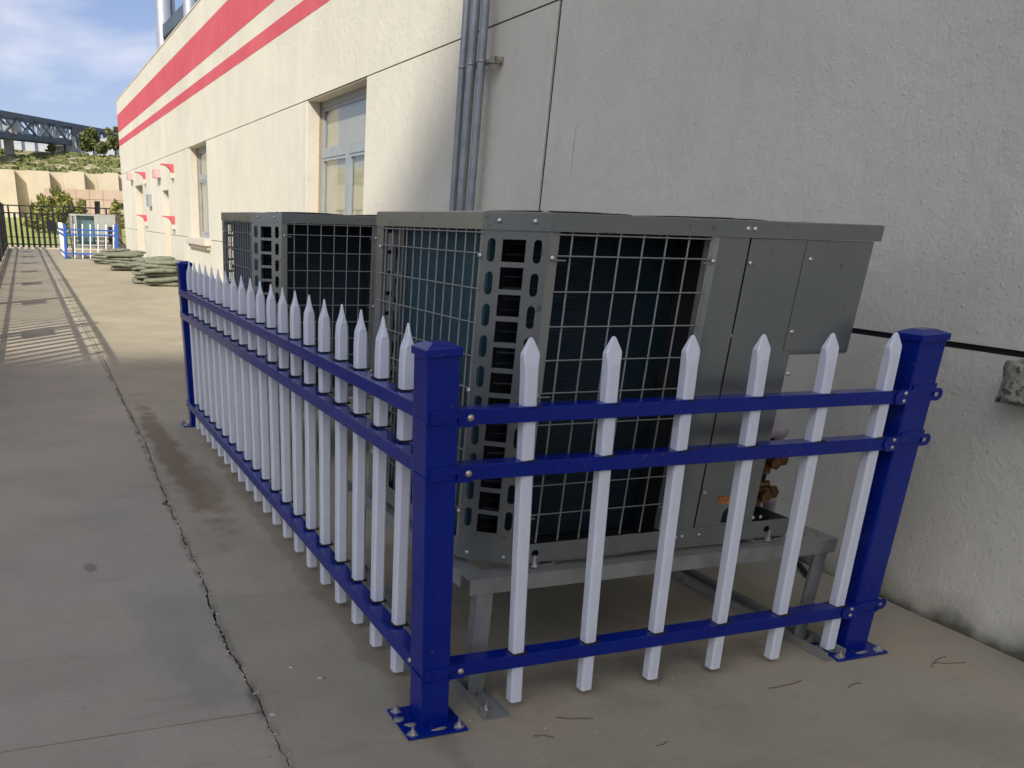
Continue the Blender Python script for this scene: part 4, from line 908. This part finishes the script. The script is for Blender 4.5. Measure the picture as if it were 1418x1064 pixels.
# conveyor gallery: truss bridge dropping to the right, with its pier
G0, G1 = 112.0, 166.0
def gp(f): 
    Y = G0+(G1-G0)*f; px = 6+f*165; return Y, px
a0x, a0t = P(-8, 155, G0); _, a0b = P(-8, 186, G0); a1x, a1t = P(172, 186.5, G1); _, a1b = P(172, 206, G1)
t = empty('conveyor_gallery', (a0x, G0, 0), 'long slate-blue steel truss conveyor gallery above the hillside', 'conveyor gallery')
Vx = Vector((a1x-a0x, G1-G0, 0)); side = Vector((-Vx.y, Vx.x, 0)).normalized()*2.6
def gpt(f, top_, s): 
    z = (a0t+(a1t-a0t)*f) if top_ else (a0b+(a1b-a0b)*f); return Vx*f+Vector((0,0,z))+side*s
ns = 9; f0, f1 = -.5, 1.4
for s in (0, 1):
    for tp in (True, False): mb = MB(); mb.bar(gpt(f0,tp,s), gpt(f1,tp,s), .45, .5 if tp else .6); mb.build('chord', M['gallery'], t)
    fsx = [f0+(f1-f0)*i/(ns*2) for i in range(ns*2+1)]
    for i, f in enumerate(fsx): mb = MB(); mb.bar(gpt(f,False,s), gpt(f,True,s), .26); mb.build('upright', M['gallery'], t)
    for i, (f, q) in enumerate(zip(fsx, fsx[1:])):
        mb = MB(); mb.bar(gpt(f, i % 2 == 0, s), gpt(q, i % 2 == 1, s), .2); mb.build('diagonal', M['gallery'], t)
        mb = MB(); mb.bar(gpt(f, i % 2 == 1, s), gpt(q, i % 2 == 0, s), .14); mb.build('diagonal', M['gallery'], t)
mb = MB(); a, b_ = gpt(f0,False,.5), gpt(f1,False,.5); mb.bar(a+Vector((0,0,.3)), b_+Vector((0,0,.3)), 2.3, .35); mb.build('deck', M['pier'], t)
for i in range(0, ns*2):
    if i % 3 == 1: continue
    a, b_ = gpt(fsx[i]+.012,False,.75), gpt(fsx[i+1]-.012,False,.75); hh = (a0t-a0b)*.62
    mb = MB(); mb.bar(a+Vector((0,0,.5+hh/2)), b_+Vector((0,0,.5+hh/2)), .1, hh); mb.build('cladding_panel', M['galleryin'], t)
fa, fb = .47, .56; a, b_ = gpt(fa,False,-.06), gpt(fb,False,-.06); hh = (a0t-a0b)*.95
mb = MB(); mb.bar(a+Vector((0,0,hh/2+.1)), b_+Vector((0,0,hh/2+.1)), .15, hh); o = mb.build('closed_panel', M['black'], t)
t = empty('gallery_pier', (xx(18, G0+5), G0+5, 0), 'concrete pier with a wide cap under the conveyor gallery', 'pier')
zc0, zc1 = zz(189, G0+5), zz(178.5, G0+5)
mb = MB(); mb.box(-.55,.55,-.6,1.2,2,zc0-.01); mb.build('column', M['pier'], t); mb = MB(); mb.box(-1.1,1.1,-.8,2.6,zc0,zc1,.04); mb.build('cap', M['pier'], t)

# ------------------------------------------------------------------ trees
def tree(name, px, py_top, py_base, Y, w, label, m, kind='bush', seed=0, nleaf=1400, ls=.12, zground=None):
    X, zt = P(px, py_top, Y); _, zb = P(px, py_base, Y)
    if zground is not None: zb = zground
    t = empty(name, (X, Y, zb), label, 'tree', None); h = zt-zb; r = random.Random(seed); mb = MB()
    mb.rod((0,0,-.3), (0,0,h*(.92 if kind == 'pine' else .5)), h*.035, 7, h*.01)
    lf = MB()
    if kind == 'pine':
        tiers = 7
        for k in range(tiers):
            zk = h*(.14+.8*k/tiers); rr = w*(1-.86*k/tiers)
            for j in range(9 if k < 5 else 5):
                a = r.uniform(0, 2*PI); rl = rr*r.uniform(.65, 1.1); tip = Vector((math.cos(a)*rl, math.sin(a)*rl, zk+h*.06)); mb.rod((0,0,zk-h*.03), tip, .02*h*.4, 4, .004*h)
                for q in range(nleaf//60):
                    f = r.uniform(.25, 1.08); c = Vector((tip.x*f, tip.y*f, zk-h*.03+(h*.09)*f))+Vector((r.gauss(0,.06)*h*.4, r.gauss(0,.06)*h*.4, r.gauss(.02,.03)*h*.5)); u = Vector((r.gauss(0,1), r.gauss(0,1), r.gauss(.6,.6))).normalized()*ls*r.uniform(.6,1.3); v = u.orthogonal().normalized()*ls*.28
                    lf.add([c-u-v*.3, c+v, c+u, c-v], [(0,1,2,3)])
        tipc = Vector((0,0,h*.97))
        for q in range(nleaf//20): c = tipc+Vector((r.gauss(0,.10)*w, r.gauss(0,.10)*w, r.gauss(-.06,.05)*h)); u = Vector((r.gauss(0,.5), r.gauss(0,.5), 1)).normalized()*ls; v = u.orthogonal().normalized()*ls*.25; lf.add([c-u, c+v, c+u, c-v], [(0,1,2,3)])
    else:
        cl = [(Vector((r.gauss(0,.38)*w, r.gauss(0,.38)*w, h*r.uniform(.25,.92))), r.uniform(.18,.36)*w) for _ in range(14)]
        for c0, cr_ in cl: mb.rod((0,0,h*.2), c0, .02*h, 5, .005*h)
        for q in range(nleaf):
            c0, cr_ = r.choice(cl); d = Vector((r.gauss(0,1), r.gauss(0,1), r.gauss(0,.9))).normalized()*cr_*r.uniform(.4,1.15); c = c0+d; c.z = max(.05*h, min(c.z, h*1.03))
            u = Vector((r.gauss(0,1), r.gauss(0,1), r.gauss(0,1))).normalized()*ls*r.uniform(.6,1.3); v = u.orthogonal().normalized()*ls*.6; lf.add([c-u, c+v, c+u, c-v], [(0,1,2,3)])
    mb.build('trunk', M['bark'], t); lf.build('crown', m, t, fix=False); return t
tree('pine_tree', 77, 262, 322, 62, 1.75, 'tallest green pine beyond the black railing, before the beige wall', M['leaf'], 'pine', 1, 2400, .20)
tree('pine_tree', 57, 271, 322, 64, 1.1, 'smaller green pine at the left of the tallest one', M['leaf'], 'pine', 2, 1800, .18)
tree('pine_tree', 92, 270, 322, 60, 1.1, 'green pine at the right of the tallest one, beside the pink wall', M['leaf'], 'pine', 3, 1800, .18)
tree('pine_tree', 112, 277, 322, 60, .85, 'small green pine before the windows of the pink building', M['leaf'], 'pine', 4, 1500, .15)
tree('pine_tree', 160, 279, 322, 60, .9, 'small green pine close to the corner of the cream building', M['leaf'], 'pine', 5, 1500, .15)
tree('pine_tree', 46, 282, 322, 66, .8, 'low green pine behind the left part of the far railing', M['leaf'], 'pine', 6, 1300, .15)
tree('bushy_tree', 127, 180, 214, 128, 1.9, 'olive bushy tree on the hilltop before the conveyor gallery', M['leaf2'], 'bush', 7, 3200, .26)
tree('bushy_tree', 157, 176, 214, 126, 1.3, 'tall dark green tree on the hilltop touching the building corner', M['leaf2'], 'bush', 8, 3000, .24)
tree('bushy_tree', 143, 196, 214, 125, 1.3, 'low dark bush on the hilltop between two taller trees', M['leaf2'], 'bush', 9, 2200, .22)
tree('bushy_tree', 73, 200, 214, 129, .7, 'thin small shrub on the hilltop under the middle of the gallery', M['leaf2'], 'bush', 10, 500, .2)

# ------------------------------------------------------------------ tall plant block behind the viewer: throws the foreground into shade
t = empty('plant_block', (-60, -56, 0), 'tall plain concrete plant block standing behind the viewer', 'building')
hb = (10.6+56)/1.15*1.1
mb = MB(); mb.box(-12, 22, -30, 0, -.4, hb); mb.build('wall', M['block'], t)
for k in range(3):
    for j in range(8):
        mb = MB(); x = -8+k*10; z = 4+j*7; mb.box(x, x+5, .001, .12, z, z+2.6); mb.build('window', M['glassdark'], t)
